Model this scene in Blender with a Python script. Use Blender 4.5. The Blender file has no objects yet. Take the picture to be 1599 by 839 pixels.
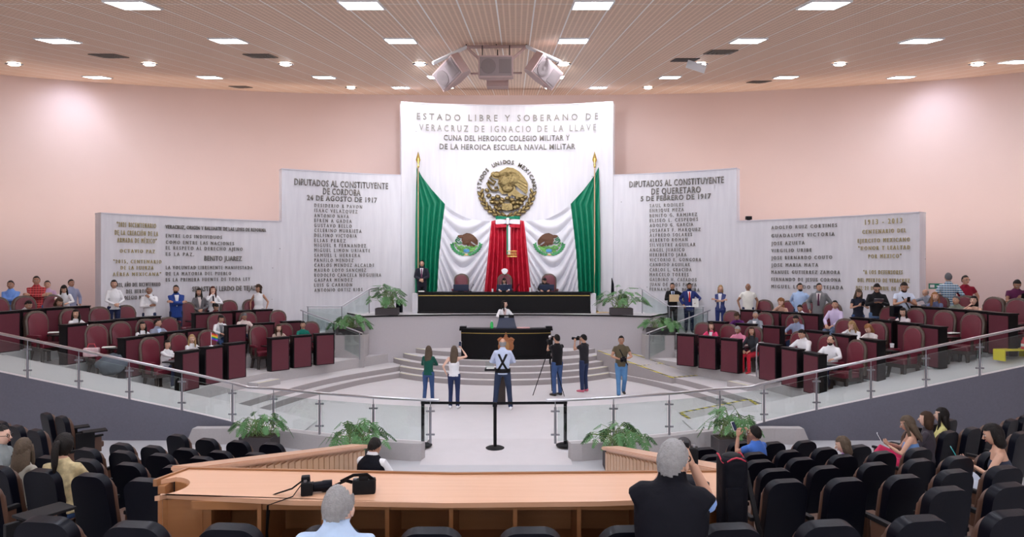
import bpy, bmesh, math, random
from mathutils import Vector, Matrix, noise
random.seed(7)
C = bpy.context.scene.collection
SC = bpy.context.scene
PI = math.pi
V = Vector
# ------------------------------------------------------------------ camera, world, exposure, lights
F, PX, PY = 1070.0, 806.0, 419.5          # focal length and principal point in pixels of the 1599 x 839 frame
CX, CZ = 0.5, 3.6                         # camera stands 0.5 m off the hall's axis, eye 3.6 m above the chamber floor
cam = bpy.data.cameras.new('camera'); cam_o = bpy.data.objects.new('camera', cam); C.objects.link(cam_o)
cam_o.location = (CX, 0, CZ); cam_o.rotation_euler = (PI/2, 0, 0)
cam.sensor_width = 36; cam.lens = 36*F/1599; cam.shift_x = -(PX-799.5)/1599; cam.clip_end = 200
SC.camera = cam_o
SC.view_settings.view_transform = 'Standard'; SC.view_settings.look = 'None'
SC.view_settings.gamma = 1; SC.view_settings.use_curve_mapping = False
SC.view_settings.exposure = 0.42
SC.cycles.max_bounces = 8; SC.cycles.diffuse_bounces = 4; SC.cycles.use_denoising = True
w = bpy.data.worlds.new('hall_ambient'); SC.world = w; w.use_nodes = True
w.node_tree.nodes['Background'].inputs[0].default_value = (0.90, 0.93, 1.0, 1)
w.node_tree.nodes['Background'].inputs[1].default_value = 1.9
PANEL_EMIT, SPOT_EMIT = 50.0, 60.0        # ceiling panels and recessed spots
WASH_W, UP_W, STAGE_W = 62.0, 17.0, 1000.0  # wall-wash spots, lamps hidden behind the monument, stage spots

def lamp(name, kind, loc, aim, energy, color, **kw):
    d = bpy.data.lights.new(name, kind); d.energy = energy; d.color = color
    for k, v in kw.items(): setattr(d, k, v)
    o = bpy.data.objects.new(name, d); C.objects.link(o); o.location = loc
    o.rotation_euler = (V(aim)-V(loc)).to_track_quat('-Z', 'Y').to_euler()
    return o

def ceil_z(y): return 7.807 + .1748*(y-10.9)
COOL = (0.90, 0.92, 1.0); WARM = (1.0, 0.85, 0.70)
MC = V((0.12, 11.2))                      # centre of the curved monument walls
# spots that wash the pink wall
for x, y, tx, ty in ((-13.4, 22.4, -14.4, 23.1), (13.35, 22.2, 14.4, 22.9), (15.0, 18.8, 16.2, 19.0)):
    lamp('wall_wash_lamp', 'SPOT', (x, y, ceil_z(y)-.12), (tx, ty, ceil_z(y)-1.2), WASH_W, (0.66, 0.74, 1.0), spot_size=1.9, spot_blend=1.0, shadow_soft_size=.15)
# stage spots aimed at the tall middle wall and the flags
for x in (-2.07, 1.77):
    lamp('stage_lamp', 'SPOT', (x, 18.2, ceil_z(18.2)-.15), (x*1.15+.2, 26.2, 7.4), STAGE_W, (0.95, 0.96, 1.0), spot_size=1.2, spot_blend=.9, shadow_soft_size=.12)
# warm lamps that stand behind the monument and light the pink wall upwards
for a in (-58, -50, -42, -34, -26, 26, 34, 42, 50, 58):
    s, c = math.sin(math.radians(a)), math.cos(math.radians(a))
    zt = 4.7 if abs(a) > 33 else 6.5
    lamp('uplight_lamp', 'AREA', (MC.x+15.95*s, MC.y+15.95*c, zt), (MC.x+18.2*s, MC.y+18.2*c, zt+3.2), UP_W*(1.0 if abs(a) > 33 else 1.15), WARM, size=.5)

# ------------------------------------------------------------------ helpers
def W(px, py, d): return V((CX+(px-PX)/F*d, d, CZ-(py-PY)/F*d))
def G(px, py, z):
    d = (CZ-z)*F/(py-PY); return V((CX+(px-PX)/F*d, d, z))
def ray_circle(px, cx, cy, R):
    """where the sight line of column px meets the far side of a circle on plan"""
    u = (px-PX)/F; a = u*u+1; b = 2*(u*(CX-cx)-cy); c = (CX-cx)**2+cy*cy-R*R
    d = (-b+math.sqrt(b*b-4*a*c))/(2*a); return V((CX+u*d, d))

MATS = {}
def mat(name, col, rough=.6, metal=0., spec=.5, noise_amt=0., nscale=6., bump=0., bscale=60., coat=0., emit=0., alpha=None, trans=0., sheen=0.):
    if name in MATS: return MATS[name]
    m = bpy.data.materials.new(name); m.use_nodes = True; nt = m.node_tree; b = nt.nodes['Principled BSDF']
    b.inputs['Base Color'].default_value = (*col, 1); b.inputs['Roughness'].default_value = rough; b.inputs['Metallic'].default_value = metal
    b.inputs['Specular IOR Level'].default_value = spec; b.inputs['Coat Weight'].default_value = coat
    if sheen: b.inputs['Sheen Weight'].default_value = sheen
    if trans: b.inputs['Transmission Weight'].default_value = trans
    if emit: b.inputs['Emission Color'].default_value = (*col, 1); b.inputs['Emission Strength'].default_value = emit
    if alpha is not None: b.inputs['Alpha'].default_value = alpha
    if noise_amt or bump:
        tc = nt.nodes.new('ShaderNodeTexCoord')
        if noise_amt:
            n = nt.nodes.new('ShaderNodeTexNoise'); n.inputs['Scale'].default_value = nscale; n.inputs['Detail'].default_value = 5
            nt.links.new(tc.outputs['Object'], n.inputs['Vector'])
            mx = nt.nodes.new('ShaderNodeMix'); mx.data_type = 'RGBA'
            mx.inputs[6].default_value = (*[c*(1-noise_amt) for c in col], 1); mx.inputs[7].default_value = (*[min(1, c*(1+noise_amt)) for c in col], 1)
            nt.links.new(n.outputs['Fac'], mx.inputs[0]); nt.links.new(mx.outputs[2], b.inputs['Base Color'])
        if bump:
            n2 = nt.nodes.new('ShaderNodeTexNoise'); n2.inputs['Scale'].default_value = bscale; n2.inputs['Detail'].default_value = 3
            nt.links.new(tc.outputs['Object'], n2.inputs['Vector'])
            bp = nt.nodes.new('ShaderNodeBump'); bp.inputs['Strength'].default_value = bump; bp.inputs['Distance'].default_value = .02
            nt.links.new(n2.outputs['Fac'], bp.inputs['Height']); nt.links.new(bp.outputs[0], b.inputs['Normal'])
    MATS[name] = m; return m

def mat_wood(name, c1, c2, scale=3., rough=.4, axis='X'):
    if name in MATS: return MATS[name]
    m = mat(name, c1, rough, spec=.4, coat=.15); nt = m.node_tree; b = nt.nodes['Principled BSDF']
    tc = nt.nodes.new('ShaderNodeTexCoord'); mp = nt.nodes.new('ShaderNodeMapping')
    mp.inputs['Scale'].default_value = (.5, 9, 9) if axis == 'X' else ((9, .5, 9) if axis == 'Y' else (9, 9, .5))
    n = nt.nodes.new('ShaderNodeTexNoise'); n.inputs['Scale'].default_value = scale; n.inputs['Detail'].default_value = 6; n.inputs['Distortion'].default_value = .4
    r = nt.nodes.new('ShaderNodeMix'); r.data_type = 'RGBA'; r.inputs[6].default_value = (*c1, 1); r.inputs[7].default_value = (*c2, 1)
    nt.links.new(tc.outputs['Object'], mp.inputs[0]); nt.links.new(mp.outputs[0], n.inputs['Vector']); nt.links.new(n.outputs['Fac'], r.inputs[0]); nt.links.new(r.outputs[2], b.inputs['Base Color'])
    return m

def mat_stripe(name, c1, c2, scale, rough=.6, axis=0, diag=True):
    """two-colour stripes (hazard tape, plaid needs its own)"""
    if name in MATS: return MATS[name]
    m = mat(name, c1, rough); nt = m.node_tree; b = nt.nodes['Principled BSDF']
    tc = nt.nodes.new('ShaderNodeTexCoord'); wv = nt.nodes.new('ShaderNodeTexWave'); wv.inputs['Scale'].default_value = scale
    wv.bands_direction = 'DIAGONAL' if diag else 'XYZ'[axis]
    cr = nt.nodes.new('ShaderNodeValToRGB'); cr.color_ramp.interpolation = 'CONSTANT'
    cr.color_ramp.elements[0].color = (*c1, 1); cr.color_ramp.elements[1].color = (*c2, 1); cr.color_ramp.elements[1].position = .5
    nt.links.new(tc.outputs['Object'], wv.inputs['Vector']); nt.links.new(wv.outputs['Fac'], cr.inputs[0]); nt.links.new(cr.outputs[0], b.inputs['Base Color'])
    return m

def mat_plaid(name, c0, c1, c2, scale):
    if name in MATS: return MATS[name]
    m = mat(name, c0, .85); nt = m.node_tree; b = nt.nodes['Principled BSDF']
    tc = nt.nodes.new('ShaderNodeTexCoord'); prev = None
    for k, (ax, cc) in enumerate((('X', c1), ('Z', c2))):
        wv = nt.nodes.new('ShaderNodeTexWave'); wv.inputs['Scale'].default_value = scale; wv.bands_direction = ax
        nt.links.new(tc.outputs['Object'], wv.inputs['Vector'])
        cr = nt.nodes.new('ShaderNodeValToRGB'); cr.color_ramp.elements[0].position = .45; cr.color_ramp.elements[1].position = .6
        nt.links.new(wv.outputs['Fac'], cr.inputs[0])
        mx = nt.nodes.new('ShaderNodeMix'); mx.data_type = 'RGBA'; mx.inputs[6].default_value = (*c0, 1); mx.inputs[7].default_value = (*cc, 1)
        ml = nt.nodes.new('ShaderNodeMath'); ml.operation = 'MULTIPLY'; ml.inputs[1].default_value = .75
        nt.links.new(cr.outputs[0], ml.inputs[0]); nt.links.new(ml.outputs[0], mx.inputs[0])
        if prev: nt.links.new(prev, mx.inputs[6])
        prev = mx.outputs[2]
    nt.links.new(prev, b.inputs['Base Color']); return m

def setp(o, label=None, cat=None, group=None, kind=None):
    if label: o['label'] = label
    if cat: o['category'] = cat
    if group: o['group'] = group
    if kind: o['kind'] = kind
    return o
def empty(name, loc=(0, 0, 0), rz=0., label=None, cat=None, group=None):
    o = bpy.data.objects.new(name, None); C.objects.link(o); o.location = loc; o.rotation_euler = (0, 0, rz); o.empty_display_size = .1
    return setp(o, label, cat, group)
def link_mesh(name, me, parent=None):
    o = bpy.data.objects.new(name, me); C.objects.link(o)
    if parent is not None: o.parent = parent
    return o
def obj(name, bm, m, parent=None, smooth=False, angle=None):
    """the bmesh becomes ONE mesh object; m is one material or a list for the material slots"""
    bmesh.ops.recalc_face_normals(bm, faces=bm.faces[:])
    me = bpy.data.meshes.new(name); 
    if smooth:
        for f in bm.faces: f.smooth = True
    bm.to_mesh(me); bm.free()
    for mm in (m if isinstance(m, (list, tuple)) else [m]): me.materials.append(mm)
    if smooth and angle: me.set_sharp_from_angle(angle=angle)
    return link_mesh(name, me, parent)
def struct(name, bm, m, parent=None, label=None, **kw):
    o = obj(name, bm, m, parent, **kw)
    if parent is None: o['kind'] = 'structure'
    return o
def copy_tree(o, parent=None):
    c = o.copy(); C.objects.link(c)
    if parent is not None: c.parent = parent
    for ch in KIDS.get(o.name, ()): copy_tree(ch, c)
    return c
KIDS = {}
def proto(o, *children):
    """remember which parts belong to a thing, so that copies need no search through the scene"""
    KIDS.setdefault(o.name, []).extend(children)
def BM(): return bmesh.new()
def xf(bm, verts, M):
    for v in verts: v.co = M @ v.co
def box(bm, c, s, bev=0., M=None, mi=0, seg=2):
    r = bmesh.ops.create_cube(bm, size=1.0); vs = r['verts']
    for v in vs: v.co = V((v.co.x*s[0]+c[0], v.co.y*s[1]+c[1], v.co.z*s[2]+c[2]))
    fs = set(f for v in vs for f in v.link_faces)
    if bev:
        es = list(set(e for v in vs for e in v.link_edges))
        g = bmesh.ops.bevel(bm, geom=es, offset=bev, segments=seg, profile=.7, affect='EDGES')
        fs = set(g['faces']) | set(f for f in fs if f.is_valid)
        vs = list(set(v for f in fs for v in f.verts))
    for f in fs: f.material_index = mi
    if M is not None: xf(bm, vs, M)
    return vs
def prism(bm, poly, z0, z1, mi_top=0, mi_side=0, M=None, bev=0.):
    """poly: list of (x,y); z0/z1 numbers or lists per corner"""
    n = len(poly); Z0 = z0 if isinstance(z0, (list, tuple)) else [z0]*n; Z1 = z1 if isinstance(z1, (list, tuple)) else [z1]*n
    a = [bm.verts.new((p[0], p[1], Z0[i])) for i, p in enumerate(poly)]; b = [bm.verts.new((p[0], p[1], Z1[i])) for i, p in enumerate(poly)]
    f = bm.faces.new(b); f.material_index = mi_top
    f2 = bm.faces.new(a[::-1]); f2.material_index = mi_side
    for i in range(n):
        q = bm.faces.new((a[i], a[(i+1) % n], b[(i+1) % n], b[i])); q.material_index = mi_side
    if bev: bmesh.ops.bevel(bm, geom=f.edges[:], offset=bev, segments=2, affect='EDGES')
    if M is not None: xf(bm, [v for v in bm.verts if v in set(a+b)] if not bev else bm.verts, M)
    return a+b
def cyl(bm, p0, p1, r0, r1=None, seg=12, mi=0, cap=True):
    p0, p1 = V(p0), V(p1); r1 = r0 if r1 is None else r1
    return tube(bm, [p0, p1], [r0, r1], seg, mi)
def tube(bm, pts, rad, seg=10, mi=0, ref=None, caps=True):
    """loft of ellipses along pts; rad entries are r or (across, along ref)"""
    pts = [V(p) for p in pts]; n = len(pts); rings = []
    tg = [(pts[min(i+1, n-1)]-pts[max(i-1, 0)]).normalized() for i in range(n)]
    r0 = V(ref) if ref else (V((0, 1, 0)) if abs(tg[0].y) < .9 else V((0, 0, 1)))
    for i in range(n):
        t = tg[i]; y = r0-t*r0.dot(t)
        if y.length < 1e-4: y = V((0, 0, 1))-t*t.z
        y.normalize(); x = y.cross(t); r0 = y
        ra, rb = rad[i] if isinstance(rad[i], (tuple, list)) else (rad[i], rad[i])
        rings.append([bm.verts.new(pts[i]+x*ra*math.cos(2*PI*k/seg)+y*rb*math.sin(2*PI*k/seg)) for k in range(seg)])
    for i in range(n-1):
        for k in range(seg):
            f = bm.faces.new((rings[i][k], rings[i][(k+1) % seg], rings[i+1][(k+1) % seg], rings[i+1][k])); f.material_index = mi
    if caps:
        for r in (rings[0][::-1], rings[-1]):
            f = bm.faces.new(r); f.material_index = mi
    return [v for r in rings for v in r]
def lathe(bm, prof, c=(0, 0, 0), seg=20, mi=0):
    rings = [[bm.verts.new((c[0]+r*math.cos(2*PI*k/seg), c[1]+r*math.sin(2*PI*k/seg), c[2]+z)) for k in range(seg)] for r, z in prof]
    for i in range(len(prof)-1):
        for k in range(seg):
            f = bm.faces.new((rings[i][k], rings[i][(k+1) % seg], rings[i+1][(k+1) % seg], rings[i+1][k])); f.material_index = mi
    for r in (rings[0][::-1], rings[-1]):
        f = bm.faces.new(r); f.material_index = mi
    return [v for r in rings for v in r]
def ball(bm, c, r, seg=12, rings=8, mi=0, M=None):
    r = r if isinstance(r, (tuple, list)) else (r, r, r)
    g = bmesh.ops.create_uvsphere(bm, u_segments=seg, v_segments=rings, radius=1.0)
    for v in g['verts']:
        v.co = V((v.co.x*r[0], v.co.y*r[1], v.co.z*r[2]))
        v.co = (M @ v.co if M is not None else v.co)+V(c)
    for f in set(f for v in g['verts'] for f in v.link_faces): f.material_index = mi
    return g['verts']
def slab(bm, outline, th, bev=.02, M=None, mi=0, seg=3):
    """an outline in the x-z plane, given thickness th along y and rounded edges"""
    n = len(outline)
    a = [bm.verts.new((p[0], -th/2, p[1])) for p in outline]; b = [bm.verts.new((p[0], th/2, p[1])) for p in outline]
    fa = bm.faces.new(a); fb = bm.faces.new(b[::-1]); fs = [fa, fb]
    for i in range(n): fs.append(bm.faces.new((a[(i+1) % n], a[i], b[i], b[(i+1) % n])))
    vs = set(a+b); es = list(fa.edges)+list(fb.edges)
    if bev:
        g = bmesh.ops.bevel(bm, geom=es, offset=bev, segments=seg, profile=.6, affect='EDGES')
        fs = [f for f in fs if f.is_valid]+g['faces']; vs = set(v for f in fs for v in f.verts)
    for f in fs:
        if f.is_valid: f.material_index = mi
    if M is not None: xf(bm, vs, M)
    return vs
def arch(w, z0, z1, r, n=6, wtop=None):
    """outline of a panel with rounded upper corners"""
    wt = w if wtop is None else wtop; o = [(-w/2, z0), (w/2, z0)]
    for k in range(n+1):
        a = k/n*PI/2; o.append((wt/2-r+r*math.cos(a), z1-r+r*math.sin(a)))
    for k in range(n+1):
        a = PI/2+k/n*PI/2; o.append((-wt/2+r+r*math.cos(a), z1-r+r*math.sin(a)))
    return o
def yaw_to(dx, dy): return math.atan2(-dx, dy)       # rotation that turns local +y towards (dx,dy)
ORD = ['first', 'second', 'third', 'fourth', 'fifth', 'sixth', 'seventh', 'eighth', 'ninth', 'tenth', 'eleventh', 'twelfth', 'thirteenth', 'fourteenth']

# ------------------------------------------------------------------ materials
M_wall = mat('pink_plaster', (.66, .515, .485), .9, noise_amt=.03, nscale=.7, bump=.05, bscale=15)
M_stone = None
def stone():
    m = mat('board_marked_concrete', (.70, .675, .70), .85); nt = m.node_tree; b = nt.nodes['Principled BSDF']
    tc = nt.nodes.new('ShaderNodeTexCoord'); mp = nt.nodes.new('ShaderNodeMapping'); mp.inputs['Scale'].default_value = (5, 5, .5)
    n = nt.nodes.new('ShaderNodeTexNoise'); n.inputs['Scale'].default_value = 1.6; n.inputs['Detail'].default_value = 6
    n2 = nt.nodes.new('ShaderNodeTexVoronoi'); n2.inputs['Scale'].default_value = 1.7
    cr = nt.nodes.new('ShaderNodeValToRGB'); cr.color_ramp.elements[0].position = .3; cr.color_ramp.elements[1].position = .75
    cr.color_ramp.elements[0].color = (.66, .64, .68, 1); cr.color_ramp.elements[1].color = (.74, .72, .755, 1)
    pit = nt.nodes.new('ShaderNodeMath'); pit.operation = 'LESS_THAN'; pit.inputs[1].default_value = .035
    mx = nt.nodes.new('ShaderNodeMix'); mx.data_type = 'RGBA'; mx.inputs[7].default_value = (.33, .31, .33, 1)
    bp = nt.nodes.new('ShaderNodeBump'); bp.inputs['Strength'].default_value = .10; bp.inputs['Distance'].default_value = .02
    L = nt.links.new
    L(tc.outputs['Object'], mp.inputs[0]); L(mp.outputs[0], n.inputs['Vector']); L(tc.outputs['Object'], n2.inputs['Vector'])
    L(n.outputs['Fac'], cr.inputs[0]); L(n2.outputs['Distance'], pit.inputs[0]); L(pit.outputs[0], mx.inputs[0]); L(cr.outputs[0], mx.inputs[6])
    L(mx.outputs[2], b.inputs['Base Color']); L(n.outputs['Fac'], bp.inputs['Height']); L(bp.outputs[0], b.inputs['Normal'])
    return m
M_stone = stone()
M_floor = mat('pale_terrazzo', (.645, .615, .625), .5, noise_amt=.05, nscale=2.2, spec=.3)
M_riser = mat('grey_carpet_riser', (.36, .325, .325), .95, noise_amt=.08, nscale=30, bump=.2, bscale=200)
M_curb = mat('light_grey_carpet', (.46, .43, .43), .95, noise_amt=.06, nscale=25, bump=.2, bscale=200)
M_dark_carpet = mat('charcoal_carpet', (.165, .165, .205), .95, noise_amt=.12, nscale=25, bump=.3, bscale=220)
M_aud_floor = mat('audience_floor', (.50, .49, .51), .6, noise_amt=.08, nscale=2)
M_burg = mat('burgundy_leather', (.14, .014, .028), .38, spec=.5, noise_amt=.1, nscale=14, bump=.06, bscale=90)
M_burg_panel = mat('burgundy_laminate', (.098, .013, .025), .5, noise_amt=.08, nscale=20)
M_black = mat('black_lacquer', (.005, .004, .005), .30, spec=.18)
M_blackm = mat('black_matte', (.006, .0055, .007), .6, spec=.2)
M_brown_edge = mat('brown_leather_edge', (.085, .055, .04), .45, noise_amt=.12, nscale=20)
M_darkwood = mat('dark_stained_wood', (.035, .022, .018), .45, noise_amt=.2, nscale=12)
M_vinyl = mat('black_vinyl', (.0035, .0038, .008), .36, spec=.12, bump=.04, bscale=120)
M_tan = mat('tan_leather', (.085, .038, .022), .5, noise_amt=.12, nscale=15)
M_steel = mat('brushed_steel', (.62, .62, .66), .28, metal=1.)
M_greysteel = mat('grey_steel', (.34, .34, .37), .35, metal=.9)
M_gold = mat('gold', (.62, .44, .13), .3, metal=1.)
M_bronze = mat('aged_bronze', (.25, .185, .08), .40, metal=.8, noise_amt=.55, nscale=26, bump=.9, bscale=38)
M_bronze_dark = mat('dark_bronze', (.10, .085, .055), .5, metal=.7)
M_letter = mat('bronze_letters', (.22, .20, .18), .42, metal=.6)
M_letter_gold = mat('gold_letters', (.52, .43, .22), .38, metal=.75)
M_wood = mat_wood('beech_veneer', (.60, .325, .195), (.70, .41, .265), 2.2, .38)
M_wood_v = mat_wood('beech_slats', (.50, .30, .17), (.66, .43, .27), 2.0, .5, 'Z')
M_white = mat('white_plastic', (.82, .82, .84), .5)
M_paper = mat('white_paper', (.84, .83, .80), .8)
M_soil = mat('soil', (.05, .035, .025), .95)
M_pot = mat('dark_planter', (.055, .045, .05), .6)
M_glass = None
def glass():
    m = bpy.data.materials.new('clear_glass'); m.use_nodes = True; nt = m.node_tree; nt.nodes.clear()
    out = nt.nodes.new('ShaderNodeOutputMaterial'); mx = nt.nodes.new('ShaderNodeMixShader'); fr = nt.nodes.new('ShaderNodeMapRange'); lw = nt.nodes.new('ShaderNodeLayerWeight'); lw.inputs[0].default_value = .25; nt.links.new(lw.outputs['Facing'], fr.inputs[0]); fr.inputs[3].default_value = .04; fr.inputs[4].default_value = .35
    t = nt.nodes.new('ShaderNodeBsdfTransparent'); t.inputs[0].default_value = (.90, .945, .935, 1)
    g = nt.nodes.new('ShaderNodeBsdfGlossy'); g.inputs['Roughness'].default_value = .02
    nt.links.new(fr.outputs[0], mx.inputs[0]); nt.links.new(t.outputs[0], mx.inputs[1]); nt.links.new(g.outputs[0], mx.inputs[2]); nt.links.new(mx.outputs[0], out.inputs[0])
    return m
M_glass = glass()
M_glassedge = mat('glass_edge', (.35, .48, .45), .2)
M_tape = mat_stripe('hazard_tape', (.72, .60, .06), (.03, .03, .03), 2.6)
M_tape_white = mat('worn_nosing_tape', (.74, .70, .52), .6, noise_amt=.2, nscale=14)
def leafmat():
    return mat('leaf_green', (.09, .22, .075), .5, noise_amt=.45, nscale=7, spec=.4)
M_leaf = leafmat()
M_stem = mat('leaf_stem', (.16, .24, .08), .6)
M_screen = mat('dark_blue_screen', (.02, .03, .07), .2)
# ------------------------------------------------------------------ the hall: walls, ceiling, floors
def smooth_path(pts, k=8):
    out = []; P = [V(p) for p in pts]; P = [P[0]*2-P[1]]+P+[P[-1]*2-P[-2]]
    for i in range(1, len(P)-2):
        for j in range(k):
            t = j/k; a, b, c, d = P[i-1], P[i], P[i+1], P[i+2]
            out.append(.5*((2*b)+(c-a)*t+(2*a-5*b+4*c-d)*t*t+(3*b-a-3*c+d)*t**3))
    return out+[P[-2]]
wall_half = [(17.2, 8), (16.9, 15), (15.75, 20.5), (14.25, 23.5), (11.5, 26.2), (7.2, 28.7), (0, 29.4)]
wp = smooth_path([(-x, y) for x, y in wall_half]+[(x, y) for x, y in wall_half[-2::-1]], 8)
bm = BM(); lo = [bm.verts.new((p.x, p.y, -.3)) for p in wp]; hi = [bm.verts.new((p.x, p.y, ceil_z(p.y)+.4)) for p in wp]
for i in range(len(wp)-1): bm.faces.new((lo[i], lo[i+1], hi[i+1], hi[i]))
o = struct('wall_back', bm, M_wall, smooth=True)
for sgn, nm in ((-1, 'left'), (1, 'right')):
    bm = BM(); box(bm, (sgn*17.45, 2, 5), (.5, 12.2, 12)); struct('wall_'+nm, bm, M_wall)
# ceiling of small metal cells
def ceiling_mat():
    m = mat('cell_ceiling', (.62, .50, .42), .6); nt = m.node_tree; b = nt.nodes['Principled BSDF']; L = nt.links.new
    tc = nt.nodes.new('ShaderNodeTexCoord')
    def brick(w, h, mortar, sc):
        t = nt.nodes.new('ShaderNodeTexBrick'); t.offset = 0; t.inputs['Scale'].default_value = sc; t.inputs['Brick Width'].default_value = w; t.inputs['Row Height'].default_value = h
        t.inputs['Mortar Size'].default_value = mortar; t.inputs['Mortar Smooth'].default_value = .1; L(tc.outputs['Object'], t.inputs['Vector']); return t
    cell = brick(.1017, .1017, .016, 1.0); cell.inputs['Color1'].default_value = (.60, .40, .275, 1); cell.inputs['Color2'].default_value = (.65, .44, .31, 1); cell.inputs['Mortar'].default_value = (.86, .63, .47, 1)
    tee = brick(.61, 50., .014, 1.0); tee.inputs['Color1'].default_value = (0, 0, 0, 1); tee.inputs['Color2'].default_value = (0, 0, 0, 1); tee.inputs['Mortar'].default_value = (1, 1, 1, 1)
    mx = nt.nodes.new('ShaderNodeMix'); mx.data_type = 'RGBA'; mx.inputs[7].default_value = (1.0, .95, .90, 1)
    L(tee.outputs['Color'], mx.inputs[0]); L(cell.outputs['Color'], mx.inputs[6]); L(mx.outputs[2], b.inputs['Base Color'])
    bp = nt.nodes.new('ShaderNodeBump'); bp.inputs['Strength'].default_value = .25; bp.inputs['Distance'].default_value = .04
    L(cell.outputs['Fac'], bp.inputs['Height']); L(bp.outputs[0], b.inputs['Normal'])
    return m
bm = BM(); 
a = [bm.verts.new((x, y, 0)) for x, y in ((-18, -14), (18, -14), (18, 20.5), (-18, 20.5))]
bm.faces.new(a[::-1])
o = struct('ceiling', bm, ceiling_mat()); o.location = (-.12-.305, 10.9, ceil_z(10.9)); o.rotation_euler = (math.atan(.1748), 0, 0)

# monument base levels and heights of the deputies' tiers
R0, DR = 7.5, 1.36
TZ = [.62, .95, 1.28, 1.61]
TR = [R0+DR*k for k in range(4)]
BC = V((0., 16.))
L1 = [(-5.95, 16.0), (-5.85, 16.9), (-5.4, 18.76), (-4.85, 20.1), (-4.2, 21.4), (-3.34, 22.55)]
L2 = [(-6.35, 16.0), (-6.25, 16.7), (-5.8, 18.5), (-4.98, 20.67), (-3.42, 23.0)]
L3 = [(-7.5, 16.1), (-7.25, 17.67), (-6.87, 18.95), (-6.4, 19.95), (-5.3, 21.8), (-3.88, 24.05)]
def mir(p, s): return (p[0], p[1]) if s < 0 else (.24-p[0], p[1])
RISE = .155
RAMP_K, RAMP_X0 = .21, 4.2
def ramp_z(x): return max(0., (abs(x-.12)-RAMP_X0)*RAMP_K)
BAL = [(0, 13.05), (1.4, 13.2), (2.4, 13.45), (3.6, 13.9), (4.7, 14.4), (5.7, 14.66), (6.5, 14.72), (20, 14.72)]
def bal_y(x):
    a = abs(x-.12)
    for (x0, y0), (x1, y1) in zip(BAL, BAL[1:]):
        if a <= x1: return y0+(y1-y0)*(a-x0)/(x1-x0)
    return 14.72
# chamber floor
bm = BM()
front = [(x, bal_y(x)) for x in [-6.4+.35*i for i in range(15)]]
front = [p for p in front if p[0] < -1.35]
poly = front+[(-1.32, 14.5), (1.56, 14.5)]+[(.24-x, y) for x, y in front[::-1]]+[(6.8, 16.4), (5, 24.8), (-4.8, 24.8), (-6.6, 16.4)]
prism(bm, poly, -.3, 0, 0, 1); struct('floor_chamber', bm, [M_floor, M_riser])
bm = BM(); prism(bm, [(-1.32, 12.9), (1.56, 12.9), (1.56, 14.5), (-1.32, 14.5)], -.3, [-.1, -.1, 0, 0], 0, 0); struct('floor_gap_ramp', bm, mat('ramp_floor', (.60, .565, .575), .6, noise_amt=.05, nscale=3))
# audience floor: flat near the stage, raked behind
AC = V((.1, 23.6))
def aud_z(x, y):
    R = math.hypot(x-AC.x, y-AC.y); return max(-.1, -.05+.2*(R-13.85))
bm = BM(); nx, ny = 90, 66
gv = [[bm.verts.new((-17.3+34.6*i/nx, -3+17.75*j/ny, aud_z(-17.3+34.6*i/nx, -3+17.75*j/ny))) for j in range(ny+1)] for i in range(nx+1)]
for i in range(nx):
    for j in range(ny): bm.faces.new((gv[i][j], gv[i+1][j], gv[i+1][j+1], gv[i][j+1]))
struct('floor_audience', bm, M_aud_floor, smooth=True)
# side ramps with their dark carpet walls
for s, nm in ((-1, 'left'), (1, 'right')):
    bm = BM(); xs = [4.3+.3*i for i in range(44)]; A = []
    for x in xs:
        X = .12+s*x; y0 = bal_y(X)+.02; z = ramp_z(X)
        y1 = 16.15
        A.append([bm.verts.new(c) for c in ((X, y0, -.12), (X, y0, z), (X, y0+.16, z), (X, y1, z), (X, y1, -.12))])
    for p, q in zip(A, A[1:]):
        for k in range(4):
            f = bm.faces.new((p[k], q[k], q[k+1], p[k+1])); f.material_index = (1, 0, 0, 2)[k]
    struct('floor_ramp_'+nm, bm, [M_floor, M_dark_carpet, M_riser])
    # low curved wall under the glass
    bm = BM(); xs = [1.42+.2*i for i in range(26)]; path = []
    for x in xs:
        X = .12+s*x; path.append(V((X, bal_y(X)-(.0 if x < 4.6 else min(.22, (x-4.6)*.13)))))
    q0, q1, p0, p1 = [], [], [], []
    n = len(path)
    for i, p in enumerate(path):
        t = (path[min(i+1, n-1)]-path[max(i-1, 0)]).normalized(); nn = V((t.y, -t.x))
        if nn.y > 0: nn = -nn
        zt = .235 if i < n-1 else .235
        lean = .0 if i < n-1 else .16
        fr, bk = p+nn*.10, p-nn*.12
        if i == 0: fr = fr+V((0, .05))
        q0.append(bm.verts.new((fr.x+s*lean, fr.y, -.14))); q1.append(bm.verts.new((fr.x, fr.y, zt))); p1.append(bm.verts.new((bk.x, bk.y, zt))); p0.append(bm.verts.new((bk.x, bk.y, -.14)))
    for i in range(n-1):
        for a_, b_ in ((q0, q1), (q1, p1), (p1, p0)): bm.faces.new((a_[i], a_[i+1], b_[i+1], b_[i]))
    bm.faces.new((q0[0], q1[0], p1[0], p0[0])); bm.faces.new((q0[-1], p0[-1], p1[-1], q1[-1]))
    struct('wall_low_'+nm, bm, M_curb)
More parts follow.
